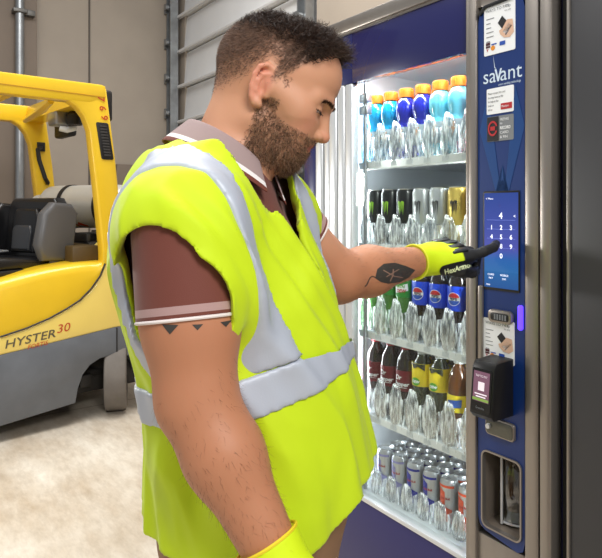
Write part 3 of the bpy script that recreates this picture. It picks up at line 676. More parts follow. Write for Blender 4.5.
for r, (items, sname, grp, deep, step) in enumerate(rows):
    for i, (k, mk, lab, cat) in enumerate(items):
        same = [j for j, x in enumerate(items) if x[0] == k]; q = same.index(i)
        for d in range(deep):
            if d and i == 6 and r != 1: continue
            side = {1:'',2:(', left of two',', right of two')[q%2],3:(', left of three',', middle of three',', right of three')[q]}[len(same)]
            put(k, mk, LU[i], D0+d*step, SH[r], lab+side+', '+('front','second','third')[d]+' row on '+sname, cat, grp)
kinds5 = ['plain','vio','blu','blu2','org','org2','blu3']
M5 = {'vio':(M_rbp,None),'blu':(M_rbl,None),'org':(M_rbo,None)}
for i in range(1, 8):
    u = -.478+.067*i
    k = ['vio','vio','blu','blu','org','org','blu'][i-1]
    cn = {'vio':'silver and pale violet can','blu':'silver and royal blue can','org':'silver and orange red can'}[k]
    for d in range(4):
        row = ['front row','second row back','third row back','rear row'][d]
        put('s'+k, (lambda kk=k: slim(M5[kk][0])), u, .096+d*.057, SH[4], '%s, %s from left, %s of bottom shelf' % (cn, ordn[i-1], row), 'can', G5)

# compartment lamp, shining back onto the drinks from behind the door frame
def vlight(name, loc, tgt, sx, sy, p, col=(.93,.97,1)):
    l = bpy.data.lights.new(name, 'AREA'); l.shape = 'RECTANGLE'; l.size = sx; l.size_y = sy; l.energy = p; l.color = col
    o = bpy.data.objects.new(name, l); COL.objects.link(o); o.location = VW(*loc); o.rotation_euler = (Vector(VW(*tgt))-Vector(VW(*loc))).to_track_quat('-Z','Y').to_euler(); return o
vlight('compartment lamp', (-.485,.07,1.07), (-.1,.35,1.07), .02, 1.25, 2.8); vlight('compartment lamp', (-.24,.06,1.755), (-.24,.30,1.2), .46, .02, 2.8); vlight('compartment lamp', (.008,.07,1.07), (-.4,.35,1.07), .02, 1.25, 4)

# ---------------- neighbouring dark machine
nb = empty('dark_machine', (.433,1.565,0), R(-55)); tag(nb, 'charcoal cabinet of another machine cut off by the right edge', 'vending machine')
M_char = mat('charcoal cabinet', (50,50,53), .45, var=.05, vscale=4)
b = MB(); b.box((.284,.0,.02),(1.05,.85,1.95), .006); b.build('cabinet', M_char, nb)
b = MB(); b.box((.279,-.004,.02),(.286,.03,1.95), .002); b.build('door_edge', M_steel, nb)
b = MB(); b.box((.256,.02,.02),(.280,.85,1.93)); b.build('side_filler', M_gap, nb, 0)
# ================================================================== forklift: local x = towards its rear, y = to its far side
FK = empty('forklift', (-1.241,3.8,0), R(42))
tag(FK, 'yellow and grey forklift with black seat and gas cylinder beside the far wall', 'forklift')
M_fy = mat('forklift yellow', (238,196,40), .3, coat=.35, var=.04, vscale=5)
M_fc = mat('strobe-paled counterweight yellow', (242,214,112), .35, coat=.3, var=.03, vscale=5)  # paleness from the strobe's light is put into this yellow
M_fg = mat('grey chassis paint', (104,108,114), .42, var=.12, vscale=7, bump=.1, bscale=30)
M_fd = mat('dark machinery', (38,35,32), .6)
M_rub = mat('grey worn rubber', (112,106,100), .75, var=.12, vscale=12, bump=.2, bscale=40)
M_vin = mat('black vinyl', (24,24,26), .28, bump=.08, bscale=60); M_ving = mat('mid grey vinyl', (96,96,98), .4, bump=.08, bscale=60)
M_tank = mat('pale tank paint', (206,204,196), .35, .2, var=.05, vscale=6); M_rtxt = mat('red lettering', (196,70,34), .5); M_dtxt = mat('grey lettering', (92,84,66), .5)
M_pblk = mat('matt black plastic', (26,25,25), .55)
fx = lambda a, c, d: (a, d, c)
W = 1.2
# chassis with the wheel arch
b = MB()
arch = [(-.185,.135),(-.170,.22),(-.140,.30),(-.095,.352),(-.03,.383),(.05,.392),(.13,.383),(.20,.35),(.25,.29),(.275,.22)]
b.prism([(-1.55,.09),(-.62,.095)]+arch+[(.40,.22),(.42,.50),(.40,.575),(.066,.572),(-.28,.535),(-.62,.502),(-1.55,.44)], .0, W, fx, .012)
b.build('chassis', M_fg, FK)
b = MB(); b.box((.075,-.004,.30),(.082,.01,.565)); b.build('chassis_seam', M_fd, FK, 0)
b = MB(); b.box((-.30,.18,.13),(.42,1.02,.40), .02); b.build('axle_housing', M_fd, FK)
# hood (under the seat) and counterweight meet along a curved joint
gap = [(-.617,.603),(-.47,.635),(-.341,.677),(-.24,.722),(-.16,.766),(-.09,.83),(-.033,.904),(.0,.98)]
gx_ = [-1.5,-1.2,-.9,-.617,-.47,-.341,-.24,-.16,-.09,-.033,-.002]; gl_ = np.interp(gx_, [-1.5,-.617]+[a for a,c in gap[1:]], [.50,.603]+[c for a,c in gap[1:]])
gt_ = np.interp(gx_, [-1.5,-.9,-.617,-.398,-.19,-.05,0], [.72,.84,.919,.967,.99,.995,.996]); V = []; Fq = []; prof_ = [(.012,0),(.012,.5),(.014,1),(.022,1),(.036,1),(.058,1),(.10,1)]; drop_ = [0,0,.062,.034,.016,.005,0]
for x_, l_, t_ in zip(gx_, gl_, gt_):
    t_ = max(t_, l_+.012); sc_ = min(1, (t_-l_)/.07); row = []
    for k, (y_, m_) in enumerate(prof_): row.append((x_, y_, l_ if m_ == 0 else (l_+(t_-.062*sc_-l_)*.5 if m_ == .5 else t_-drop_[k]*sc_)))
    V += row+[(a, W-y_, c) for a, y_, c in row[::-1]]
n_ = 2*len(prof_)
for s_ in range(len(gx_)-1):
    for k in range(n_): Fq.append((s_*n_+k, s_*n_+(k+1)%n_, (s_+1)*n_+(k+1)%n_, (s_+1)*n_+k))
Fq += [tuple(range(n_))[::-1], tuple((len(gx_)-1)*n_+k for k in range(n_))]
me = pym('hood', V, Fq, True); bm = bmesh.new(); bm.from_mesh(me); bmesh.ops.recalc_face_normals(bm, faces=bm.faces); bm.to_mesh(me); bm.free(); me.set_sharp_from_angle(angle=R(50)); link('hood', me, M_fy, FK)
b = MB(); b.prism([(a+.004,c-.004) for a,c in gap]+[(.02,1.05),(.075,1.10),(.14,1.06),(.30,1.08),(.46,.98),(.47,.60),(.42,.568),(.066,.566),(-.28,.53),(-.62,.498),(-1.2,.46),(-1.5,.45),(-1.5,.53)], .0, W, fx, .014, 3); b.build('counterweight', M_fc, FK)
# overhead guard: roof beams, rear header, legs
b = MB(); b.prism([(-1.75,1.975),(-1.75,2.09),(-.02,2.112),(.006,2.105),(.012,2.03),(-.10,1.985)], .0, .09, fx, .012); b.prism([(-1.75,1.975),(-1.75,2.09),(-.02,2.112),(.006,2.105),(.012,2.03),(-.10,1.985)], W-.09, W, fx, .012)
b.prism([(-.14,1.99),(-.12,2.10),(0,2.10),(.0,1.99)], .08, W-.08, fx, .012)
for k in range(5): b.prism([(-.55-.25*k,2.0),(-.55-.25*k,2.085),(-.50-.25*k,2.085),(-.50-.25*k,2.0)], .08, W-.08, fx, .006)
b.build('overhead_guard', M_fy, FK)
b = MB(); b.box((-.62,-.003,2.03),(.0,.004,2.036)); b.build('guard_seam', mat('dark yellow seam', (190,140,20), .5), FK, 0)  # seam strip in a darker yellow than the beam
legp = [(-.30,1.995),(-.23,1.985),(-.175,1.955),(-.13,1.90),(-.097,1.818),(-.053,1.445),(-.013,1.067),(-.01,.96),(.15,.96),(.134,1.061),(.073,1.641),(.012,2.09),(-.05,2.06)]
for y0 in (0, W-.09):
    b = MB(); b.prism(legp, y0+.002, y0+.088, fx, .014, 3); lg = b.build('guard_leg', M_fy, FK)
    if y0 == 0:
        b = MB(); b.prism(rrect(-.045,1.64,.035,1.872,.012), -.004, .004, lambda a,c,d: (a+(1.755-c)*.16+.004, d, c), .002); vt = b.build('vent_grille', M_pblk, lg)
        b = MB()
        for k in range(11): b.prism([(-.025,1.662+k*.018),(-.025,1.672+k*.018),(.018,1.672+k*.018),(.018,1.662+k*.018)], -.009, -.003, lambda a,c,d: (a+(1.755-c)*.16+.004, d, c), .001)
        b.build('vent_slats', mat('grille slat', (60,58,56), .5), vt)
        for k, ch in enumerate('769'):
            v, f = text2d(ch, .062, 'CENTER', 0, .001); cz = 2.02-k*.058
            flat('fleet_number', [([(y-.022, -x) for x, y in v], f)], lambda a,c,d,cz=cz,k=k: (a-.025+k*.011, -.001-d, c+cz), M_rtxt, lg, .001)
    else:
        b = MB(); b.tube([(-.02,y0-.0,1.80),(-.06,y0-.05,1.78),(-.055,y0-.065,1.70),(-.01,y0-.065,1.56),(.02,y0-.03,1.53),(.03,y0,1.53)], .016, 10); b.box((-.05,y0-.01,1.77),(.01,y0+.005,1.84), .005); b.build('grab_handle', M_pblk, lg)
b = MB(); b.box((.015,.10,1.90),(.10,.32,2.105), .02, 3); b.build('rear_lamp_box', M_pblk, FK)
b = MB(); b.box((.03,.70,1.86),(.10,.98,2.02), .02, 3); b.build('rear_lamp_box', M_pblk, FK)
# work lamp under the header
b = MB(); b.box((-.14,.47,1.90),(-.03,.62,2.0), .015, 3); lp = b.build('work_lamp', M_galv, FK)
b = MB(); b.tube([(-.10,.50,1.88),(-.06,.48,1.87),(0,.47,1.89)], .022, 10); b.build('lamp_bulb', mat('clear bulb', (220,225,228), .15), lp)
b = MB(); b.lathe([(0,0),(.05,0),(.05,.07),(.03,.09),(0,.09)], 16, Matrix.Translation((-.03,.42,1.90))); b.build('beeper', M_pblk, lp)
# raised lip along the header's underside
b = MB(); b.tube([(-.30,.10,1.985),(-.28,.3,1.965),(-.25,.55,1.96),(-.20,.9,1.965)], [.018,.026,.028,.018], 10); b.build('guard_hose', M_fy, FK)
# gas cylinder lying across the counterweight
T = Matrix.Translation((.20,.42,1.355)) @ Matrix.Rotation(R(-90+14),4,'Z') @ Matrix.Rotation(R(-90),4,'Y')
T = Matrix.Translation((.32,.25,1.345)) @ Matrix.Rotation(R(116.5),4,'Z') @ Matrix.Rotation(R(90),4,'Y')
tk = empty('gas_cylinder', (0,0,0)); tk.parent = None
FW = Matrix.Translation((-1.241,3.8,0)) @ Matrix.Rotation(R(42),4,'Z')
tk.matrix_world = FW
tag(tk, 'pale grey gas cylinder strapped behind the forklift seat', 'gas cylinder')
b = MB(); b.lathe([(0,0),(.05,.004),(.10,.022),(.135,.055),(.152,.10),(.155,.14),(.155,.66),(.150,.72),(.12,.76),(.06,.785),(0,.79)], 36, T); b.build('cylinder_body', M_tank, tk, 60)
b = MB()
for a in (.20,.52): b.lathe([(.157,a),(.160,a),(.160,a+.035),(.157,a+.035),(.157,a)], 36, T)
b.build('strap', M_pblk, tk)
b = MB(); b.lathe([(.06,.775),(.09,.79),(.09,.86),(.082,.86),(.082,.79)], 20, T); b.build('valve_collar', M_tank, tk)
for a0, sh in ((.36,.02),(.58,-.01)):
    V, Fc = bend([pl([(-.035,a0-.02),(.0,a0+.05),(.03,a0+.03),(-.01,a0-.03)]), pl([(-.06+sh,a0+.045),(.05+sh,a0+.075),(.05+sh,a0+.09),(-.06+sh,a0+.06)])], .155, R(35), .0015)
    link('red_marking', pym('red_marking', [T @ Vector(v) for v in V], Fc), M_rtxt, tk)
V, Fc = bend([strip(-.05,.14,.05,.19), strip(-.04,.46,.03,.50)], .155, R(20), .0012); link('paper_label', pym('paper_label', [T @ Vector(v) for v in V], Fc), M_white, tk)
b = MB(); b.box((.02,.30,1.06),(.40,1.10,1.10), .01); b.box((.02,.34,1.10),(.05,1.08,1.16), .008); b.box((.36,.34,1.10),(.39,1.08,1.16), .008)
for y in (.55,.85): b.prism([(.05,1.10),(.06,1.16),(.14,1.15),(.30,1.15),(.36,1.16),(.36,1.10)], y, y+.04, fx, .004)
b.build('cylinder_cradle', M_fd, FK)
b = MB(); b.box((-.16,.12,.96),(.02,1.08,1.09), .01); b.build('engine_cover', mat('dark ochre cover', (84,66,34), .5), FK)
# seat
def SM(): return Matrix.Translation((-.34,.50,0)) @ Matrix.Rotation(R(20),4,'Z')
m = SM()
def pt(x, y, z): return tuple(m @ Vector((x,y,z)))
b = MB(); b.prism([(-.42,.955),(-.42,1.0),(-.36,1.035),(-.1,1.02),(.06,1.015),(.10,.99),(.10,.955)], -.25, .25, lambda a,c,d: pt(a,d,c), .025, 4); st = b.build('seat_cushion', M_vin, FK)
b = MB(); b.box((-.40,-.27,.93),(.14,.27,.958), .006, 2, m); b.build('seat_pan', M_pblk, st)
# backrest: padded shell, wider at the shoulders, with a raised centre pad
def pad(name, w0, w1, z0, z1, x0, lean, th, mtl, par, yc=0, bev=.03):
    b = MB(); N = 8; pr = []
    for k in range(N+1): t = k/N; w = w0+(w1-w0)*t; w *= 1-.25*max(0,t-.8)/.2*t; pr.append((yc+w, z0+(z1-z0)*t))
    po_ = pr+[(2*yc-a, c) for a, c in pr[::-1]]
    b.prism(po_, 0, th, lambda a,c,d: pt(x0+d+(c-z0)*lean, a, c), bev, 4); return b.build(name, mtl, par)
bk = pad('backrest', .22, .27, .99, 1.40, .02, .12, .11, M_vin, FK)
pad('backrest_pad', .11, .13, 1.04, 1.33, -.015, .12, .05, M_vin, bk, 0, .02); pad('backrest_panel', .085, .095, 1.06, 1.22, -.030, .12, .03, mat('glossy vinyl insert', (58,60,64), .3), bk, 0, .012)
b = MB(); b.prism([(-.10,1.0),(-.14,1.10),(-.10,1.30),(-.02,1.37),(.12,1.36),(.17,1.30),(.13,1.02),(.08,.985)], -.30, -.215, lambda a,c,d: pt(a+.03,d,c), .03, 4); b.build('seat_bolster', M_ving, bk)  # near bolster in grey vinyl, the far one in black
b = MB(); b.prism([(-.10,1.0),(-.14,1.10),(-.10,1.30),(-.02,1.37),(.12,1.36),(.17,1.30),(.13,1.02),(.08,.985)], .215, .30, lambda a,c,d: pt(a+.03,d,c), .03, 4); b.build('seat_bolster', M_vin, bk)
b = MB(); b.lathe([(0,0),(.04,0),(.045,.008),(.03,.016),(0,.018)], 18, m @ Matrix.Translation((.03,-.262,1.0)) @ Matrix.Rotation(R(90),4,'X')); b.build('recliner_knob', M_ving, st)
b = MB(); b.tube([pt(-.30,-.06,1.045),pt(-.22,-.02,1.06),pt(-.16,.03,1.065),pt(-.14,-.04,1.06),pt(-.24,-.03,1.055)], .007, 8); b.build('seat_belt_cable', M_galv, st)
# steered rear wheels, turned
Mw0 = Matrix.Translation((.135,.13,.2305)) @ Matrix.Rotation(R(-42+15),4,'Z') @ Matrix.Rotation(R(-90),4,'Y')
for yy in (0, .92):
    Mw = Matrix.Translation((0,yy,0)) @ Mw0
    b = MB(); b.lathe([(.10,-.065),(.205,-.070),(.224,-.064),(.2305,-.052),(.2305,.052),(.224,.064),(.205,.070),(.10,.065)], 40, Mw); wh = b.build('wheel', M_rub, FK)
    b = MB(); b.lathe([(0,-.05),(.07,-.055),(.11,-.07),(.11,.07),(.07,.055),(0,.05)], 24, Mw)
    for k in range(6): b.lathe([(0,.05),(.010,.05),(.010,.066),(0,.066)], 6, Mw @ Matrix.Translation((.045*math.cos(k*1.047),.045*math.sin(k*1.047),0)))
    b.build('wheel_hub', M_fd, wh)
b = MB()
b.tube([(-.18,.16,.26),(-.05,.17,.27),(.05,.2,.25)], .03, 10); b.tube([(-.16,.12,.32),(-.10,.14,.24),(-.07,.2,.18)], .018, 8); b.box((-.12,.10,.19),(-.04,.2,.27), .01)
b.build('steer_link', M_fd, FK)
for yy in (-.002, W-.25):
    b = MB(); b.lathe([(.13,-.12),(.30,-.125),(.33,-.10),(.335,-.08),(.335,.08),(.33,.10),(.30,.125),(.13,.12),(.11,.08),(0,.08)], 40, Matrix.Translation((-1.25,yy+.13,.335)) @ Matrix.Rotation(R(90),4,'X')); b.build('wheel', M_rub, FK)
# lettering on the counterweight's flank
def ft(a, c, d): return (a, -.001-d, c)
def slope(polys, sl): return [([(x, y+x*sl) for x, y in v], f) for v, f in polys]
flat('side_lettering', [([(x*1.2-.595,y+.532+x*.12) for x,y in v], f) for v,f in [text2d('HYSTER', .068, 'LEFT', .15, .0006)]], ft, M_dtxt, FK, .001)
flat('side_number', [([(x*1.15-.305,y+.580+x*.10) for x,y in v], f) for v,f in [text2d('30', .072, 'LEFT', .15)]], ft, M_rtxt, FK, .001)
flat('side_lettering', [([(x-.47,y+.520-.026+x*.10+.015) for x,y in v], f) for v,f in [text2d('FORTIS', .036, 'LEFT', .2)]], ft, M_rtxt, FK, .001)
b = MB(); b.tube([(a, -.001, c) for a, c in gap], .006, 6); b.build('panel_joint', M_fd, FK)
# ================================================================== person
BASE = np.array([-.08, 1.0, 0.0])
A = lambda *x: np.array(x, float)
# ---- head frame: origin between the ears; f forward, l to his left, t up; bowed
HO = A(-.0455, .97, 1.504); PIT = R(-27); YAW = R(-7)
hf = A(math.cos(PIT)*math.cos(YAW), math.cos(PIT)*math.sin(YAW), math.sin(PIT)); hl = A(-math.sin(YAW), math.cos(YAW), 0); ht = np.cross(hf, hl)
HM = np.stack([hf, hl, ht], 1).astype(F32)
def HW(f, l, t): return HO+hf*f+hl*l+ht*t
def head_sdf(Pw):
    q = (Pw-HO.astype(F32))@HM; qs = q.copy(); qs[:,1] = np.abs(qs[:,1])
    d = ell(q, (-.014,0,.036), (.096,.077,.082))
    d = smin(d, ell(q, (.030,0,.052), (.062,.064,.060)), .02)
    d = smin(d, seg(qs, (.050,.030,-.015), (.062,.022,-.055), .036, .026), .03)      # cheek
    d = smin(d, seg(qs, (.052,.046,-.004), (.010,.066,.004), .015, .012), .02)       # cheekbone
    d = smin(d, seg(qs, (.006,.054,-.050), (.058,.020,-.086), .017, .018), .03)       # jaw line
    d = smin(d, seg(q, (.055,0,-.05), (.066,0,-.084), .030, .017), .02)            # chin
    d = smin(d, ell(q, (.02,0,-.055), (.05,.048,.04)), .03)
    d = smin(d, ell(q, (.064,0,-.022), (.029,.040,.036)), .018)
    d = smin(d, seg(qs, (.0865,.012,.0245), (.072,.042,.0235), .0095, .0085), .014)      # brow
    d = smax(d, -ell(qs, (.098,.033,.008), (.014,.016,.0105)), .011)                 # eye socket
    d = smin(d, sph(qs, (.0750,.0325,.0085), .0130), .003)                            # eyeball and lids
    d = smin(d, seg(qs, (.0790,.019,.0000), (.0745,.045,.0030), .0040, .0036), .006)    # lower lid
    d = smin(d, seg(q, (.087,0,.016), (.1035,0,-.0225), .0072, .0095), .012)           # nose
    d = smin(d, ell(q, (.1030,0,-.0242), (.0095,.0088,.0078)), .006)
    d = smin(d, ell(qs, (.0935,.0130,-.0268), (.0110,.0066,.0074)), .006)
    d = smax(d, -ell(qs, (.0950,.0070,-.0345), (.0045,.003,.003)), .003)
    d = smin(d, seg(q, (.080,0,-.034), (.081,0,-.042), .010, .010), .010)
    d = smin(d, seg(qs, (.0915,0,-.0435), (.078,.024,-.0475), .0050, .0035), .004)     # lips
    d = smin(d, seg(qs, (.0895,0,-.0530), (.078,.022,-.0490), .0056, .0035), .004)
    d = smax(d, -seg(qs, (.0975,0,-.0480), (.083,.025,-.0480), .0018, .0012), .0025)
    # ears
    def ep(f, t, o=0.): return (f+.001, .0765-.38*f+o, t-.001)
    hx = [(.007,.006),(.008,.019),(.001,.029),(-.010,.032),(-.0185,.025),(-.0205,.011),(-.0175,-.006),(-.011,-.020),(-.004,-.027),(.003,-.026)]
    e = None
    for k, (a_, b_) in enumerate(zip(hx, hx[1:])):
        r0 = .0036 if k < 6 else .0042+.0006*(k-6); s_ = seg(qs, ep(*a_), ep(*b_), r0, r0 if k < 6 else r0+.0004); e = s_ if e is None else smin(e, s_, .002)
    e = smin(e, ell(qs, ep(-.006,.004,-.007), (.015,.0065,.027)), .003)
    ah = [(-.001,.021),(-.010,.016),(-.0125,.004),(-.0095,-.009),(-.003,-.015)]
    for a_, b_ in zip(ah, ah[1:]): e = smin(e, seg(qs, ep(*a_), ep(*b_), .0034, .0034), .003)
    e = smin(e, seg(qs, ep(.0075,-.001), ep(.0065,-.010), .0050, .0048), .004)
    e = smin(e, ell(qs, ep(-.002,-.024), (.0065,.0050,.0075)), .004)
    e = smax(e, -ell(qs, ep(.000,.000,.004), (.0052,.008,.0095)), .002)
    return smin(d, e, .006)
# ---- torso as sections stacked in height: height, centre x, centre y, half depth, half width, yaw
LV = np.array([(.72,-.060,1.01,.140,.190,8),(.80,-.088,1.01,.180,.232,10),(.88,-.074,1.01,.187,.234,11),(.95,-.078,1.003,.177,.230,11),(1.05,-.087,1.002,.170,.224,8),(1.15,-.110,.997,.174,.218,-2),
 (1.22,-.129,.985,.169,.205,-9),(1.29,-.143,.973,.149,.188,-13),(1.345,-.148,.964,.124,.164,-16),(1.40,-.148,.962,.104,.126,-18),(1.46,-.13,.962,.070,.075,-18)])
_h = np.linspace(.72, 1.46, 120); _T = np.array([np.interp(_h, LV[:,0], LV[:,c]) for c in range(1,6)])
_k = np.ones(9)/9
_T = np.array([np.convolve(np.pad(r, 4, mode='edge'), _k, mode='valid') for r in _T])
def sect(Pw):
    z = np.clip(Pw[:,2], .72, 1.46); cx, cy, a, b, yw = [np.interp(z, _h, r).astype(F32) for r in _T]
    yw = np.radians(yw); c, s = np.cos(yw), np.sin(yw); x = Pw[:,0]-cx; y = Pw[:,1]-cy
    return x*c+y*s, -x*s+y*c, a, b                         # u forward, s to his left
def torso(Pw, off=0.):
    u, s, a, b = sect(Pw); a = a+off; b = b+off
    k0 = np.sqrt((u/a)**2+(s/b)**2); k1 = np.sqrt((u/a**2)**2+(s/b**2)**2)+1e-9
    return k0*(k0-1)/k1
# ---- joints
SR = P(184,232,.775); ER = P(197,400,.745); WR = P(291,590,.69)
SL = A(-.060,1.130,1.315); EL = P(338,277,1.19); WL_ = P(430,259,1.385)
NB = A(-.122,.962,1.385); NH = HW(-.030,0,-.035)
HIP = [A(-.095,.905,.84), A(-.045,1.105,.84)]; KN = [A(-.06,.89,.47), A(-.005,1.12,.47)]; AN = [A(-.10,.88,.09), A(-.035,1.13,.09)]
HANDR = (WR-ER)/np.linalg.norm(WR-ER)*.9+A(.10,.02,-.15); HANDR /= np.linalg.norm(HANDR); HANDL = np.array(VW(.1085,-.0135,1.2385))-WL_; HANDL /= np.linalg.norm(HANDL)
def arm_r(Pw, o=0.):
    d = seg(Pw, SR, SR+(ER-SR)*.55, .061+o, .060+o)
    d = smin(d, seg(Pw, SR+(ER-SR)*.55, ER, .060+o, .050+o), .02)
    f = ER+(WR-ER)*.30
    d = smin(d, seg(Pw, ER, f, .046+o, .0445+o), .02); d = smin(d, seg(Pw, f, WR, .0445+o, .028+o), .03)
    return d
def arm_l(Pw, o=0.):
    d = smin(seg(Pw, SL, EL, .064+o, .050+o), seg(Pw, EL, EL+(WL_-EL)*.3, .050+o, .049+o), .02)
    return smin(d, seg(Pw, EL+(WL_-EL)*.3, WL_, .048+o, .029+o), .03)
def legs(Pw, o=0.):
    d = None
    for h, k, a in zip(HIP, KN, AN):
        e = smin(seg(Pw, h, k, .105+o, .072+o), seg(Pw, k, a, .070+o, .05+o), .04); d = e if d is None else smin(d, e, .03)
    return d
def shoulders(Pw, o=0.):
    d = smin(seg(Pw, NB+A(-.008,-.02,-.02), SR+A(.0,.01,.0), .070+o, .064+o), seg(Pw, NB+A(0,.02,-.02), SL, .070+o, .062+o), .03)
    return d
def body_sdf(Pw):
    d = smin(head_sdf(Pw), seg(Pw, NH, NB, .058, .064), .028)
    t = np.maximum(torso(Pw, -.034), np.maximum(Pw[:,2]-1.40, .78-Pw[:,2]))
    t = smin(t, shoulders(Pw, -.014), .03)
    d = smin(d, t, .035); d = smin(d, smin(arm_r(Pw), arm_l(Pw), .01), .02)
    d = smin(d, legs(Pw, -.014), .03)
    for Wp, n in ((WR, HANDR), (WL_, HANDL)):               # hands inside the gloves
        d = smin(d, seg(Pw, Wp, Wp+n*.060, .021, .012), .015)
    for a in AN: d = smin(d, seg(Pw, a+A(0,0,-.035), a+A(.13,0,-.055), .036, .026), .03)
    return d
xs = axis(-.36, .42, .0075, [(-.165,.085,.0024)]); ys = axis(.60, 1.56, .0075, [(.865,1.075,.0024)]); zs = axis(-.005, 1.68, .0075, [(1.37,1.65,.0024),(.95,1.30,.005)])
bv, bf = surf(body_sdf, xs, ys, zs)
bv = relax(bv, bf, 1, .35)
q = (bv-HO)@np.stack([hf,hl,ht],1); al = np.abs(q[:,1]); nrm = None
skin = np.array(rgb(206,150,118)[:3]); C = np.tile(skin, (len(bv),1))
def sstep(x, a, b): t = np.clip((x-a)/(b-a), 0, 1); return t*t*(3-2*t)
def mixc(w, col): global C; C = C*(1-w[:,None])+np.array(rgb(*col)[:3])*w[:,None]
near = sstep(bv[:,2], 1.33, 1.37)
def blob(c, r, ab=True):
    qq = q.copy(); qq[:,1] = al if ab else q[:,1]; return np.clip(1-np.linalg.norm((qq-np.array(c))/np.array(r), axis=1), 0, 1)*near
mixc(.55*sstep(blob((.064,.040,-.018),(.035,.03,.03)),0,.6), (214,138,114)); mixc(.6*sstep(blob((.103,0,-.024),(.02,.016,.016)),0,.6), (212,136,112))
mixc(.6*sstep(blob((-.010,.085,.004),(.028,.02,.04)),0,.5), (222,142,120))
mixc(.8*sstep(blob((.089,.0,-.048),(.015,.027,.0105)),0,.5), (178,98,88))
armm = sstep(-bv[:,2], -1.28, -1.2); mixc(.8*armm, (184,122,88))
# scalp: cropped sides fading downwards, line above the ear
side_low = np.interp(q[:,0], [-.10,-.07,-.040,-.022,-.012,.004,.006,.03], [-.052,-.036,-.012,.022,.034,.036,-.01,-.01])
fl = .0040+.62*q[:,2]-q[:,0]                                      # distance behind the front hairline
scalp = sstep(q[:,2], side_low-.008, side_low+.030)*sstep(fl, -.004, .010)*near*(q[:,2] > -.06)
fadec = np.clip((q[:,2]-np.minimum(side_low,.02))/.085, 0, 1)*scalp
mixc(np.clip(.26*scalp+.46*fadec, 0, .9), (80,62,52))
# beard region
lower = sstep(-q[:,2], .024, .040)
jawf = sstep(q[:,0], .002, .016)
front = 1-sstep(q[:,0]+.9*(q[:,2]+.046), .062, .082)
sideb = ((q[:,0] > .004) & (q[:,0] < .030) & (q[:,2] < .030) & (q[:,2] > -.05)) & (al > .045)
cheekline = -.020-.55*np.clip(q[:,0]-.024, 0, .05)
bd = sstep(cheekline-q[:,2], -.004, .008)*jawf*sstep(q[:,2], -.125, -.112)
bd = np.maximum(bd, sideb*(1-.45*sstep(q[:,2], -.022, .010)))
lipz = np.linalg.norm((np.stack([q[:,0],al,q[:,2]],1)-np.array([.088,0,-.0485]))/np.array([.020,.022,.0095]), axis=1)
bd = bd*sstep(lipz, .9, 1.15)
must = ((q[:,2] < -.0335) & (q[:,2] > -.047) & (q[:,0] > .05))*1.0; bd = np.maximum(bd, must*.7*sstep(lipz,.85,1.1))
nose = np.linalg.norm((np.stack([q[:,0],al,q[:,2]],1)-np.array([.098,0,-.024]))/np.array([.020,.017,.013]), axis=1); bd = bd*sstep(nose,.95,1.15)*near*(al < .0735)
neckcut = sstep(bv[:,2]+.35*(bv[:,0]+.02), 1.368, 1.385); bd = bd*neckcut
mixc(.40*bd, (112,82,64))
# closed-down eye: eyeball sliver and lash line
eye = np.linalg.norm(np.stack([q[:,0],al,q[:,2]],1)-np.array([.0750,.0325,.0085]), axis=1)
sl = (eye < .0140) & (q[:,2] < .0060) & (q[:,2] > .0040) & (q[:,0] > .078)
C[sl] = rgb(168,146,136)[:3]; ir = sl & (np.abs(al-.0325) < .0055); C[ir] = rgb(58,40,30)[:3]
ln = (eye < .0145) & (np.abs(q[:,2]-.0072) < .0011) & (q[:,0] > .074); C[ln] = rgb(52,34,28)[:3]
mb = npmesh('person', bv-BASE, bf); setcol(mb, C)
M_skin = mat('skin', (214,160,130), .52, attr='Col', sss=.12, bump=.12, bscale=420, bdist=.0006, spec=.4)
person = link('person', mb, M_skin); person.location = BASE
tag(person, 'bearded person in yellow safety vest and brown polo pressing the touchscreen with a gloved finger', 'person')
bvh_body = bvh_of(bv, bf)
def kid(name, v, f, m): return link(name, npmesh(name, v-BASE, f), m, person)
# ---- hair: short curly top, cropped sides, beard, brows, forearm hair
M_hair = mat('hair', (46,32,26), .5, attr='Col', spec=.35)
def brown(n, lo, hi): t = RNG.random((n,1)); return np.array(rgb(*lo)[:3])*(1-t)+np.array(rgb(*hi)[:3])*t
topw = np.clip((q[:,2]-.070+.9*np.clip(-q[:,0]-.045,0,.1)*.3)/.022, 0, 1)*(scalp > .25)
topw = np.maximum(topw, (scalp > .25)*np.clip((q[:,0]-.015)/.02,0,1)*np.clip((q[:,2]-.060)/.012,0,1))
rt, rn = scatter(bv, bf, topw, 5200)
rq = (rt-HO)@np.stack([hf,hl,ht],1)
fwd = np.clip((rq[:,0]+.02)/.09, 0, 1)
dr = rn*.8+hf*(.35+.65*fwd)[:,None]+ht*.15+RNG.normal(size=rt.shape)*.42
L0 = (.015+.018*fwd)*RNG.uniform(.7,1.2,len(rt))*np.clip(.55+(rq[:,2]-.07)/.06,.5,1)
top = strands('hair', rt-rn*.001-BASE, dr, L0, .00085, (.0042, 7.5), M_hair, person, brown(len(rt), (34,24,20), (78,56,44)), 7)
sdw = scalp*np.clip(fadec*.8+.25,0,1)*(topw < .9)
rt, rn = scatter(bv, bf, sdw, 15000); rq = (rt-HO)@np.stack([hf,hl,ht],1)
dr = rn*.55-ht*.55-hf*.35+RNG.normal(size=rt.shape)*.25; hh = np.clip((rq[:,2]-.0)/.09,0,1)
strands('cropped_hair', rt-BASE, dr, (.0025+.0075*hh)*RNG.uniform(.7,1.2,len(rt)), .00031, (.0006,2), M_hair, person, brown(len(rt), (74,55,46), (150,118,98)), 4)
rt, rn = scatter(bv, bf, np.clip(bd,0,1), 5600); rq = (rt-HO)@np.stack([hf,hl,ht],1)
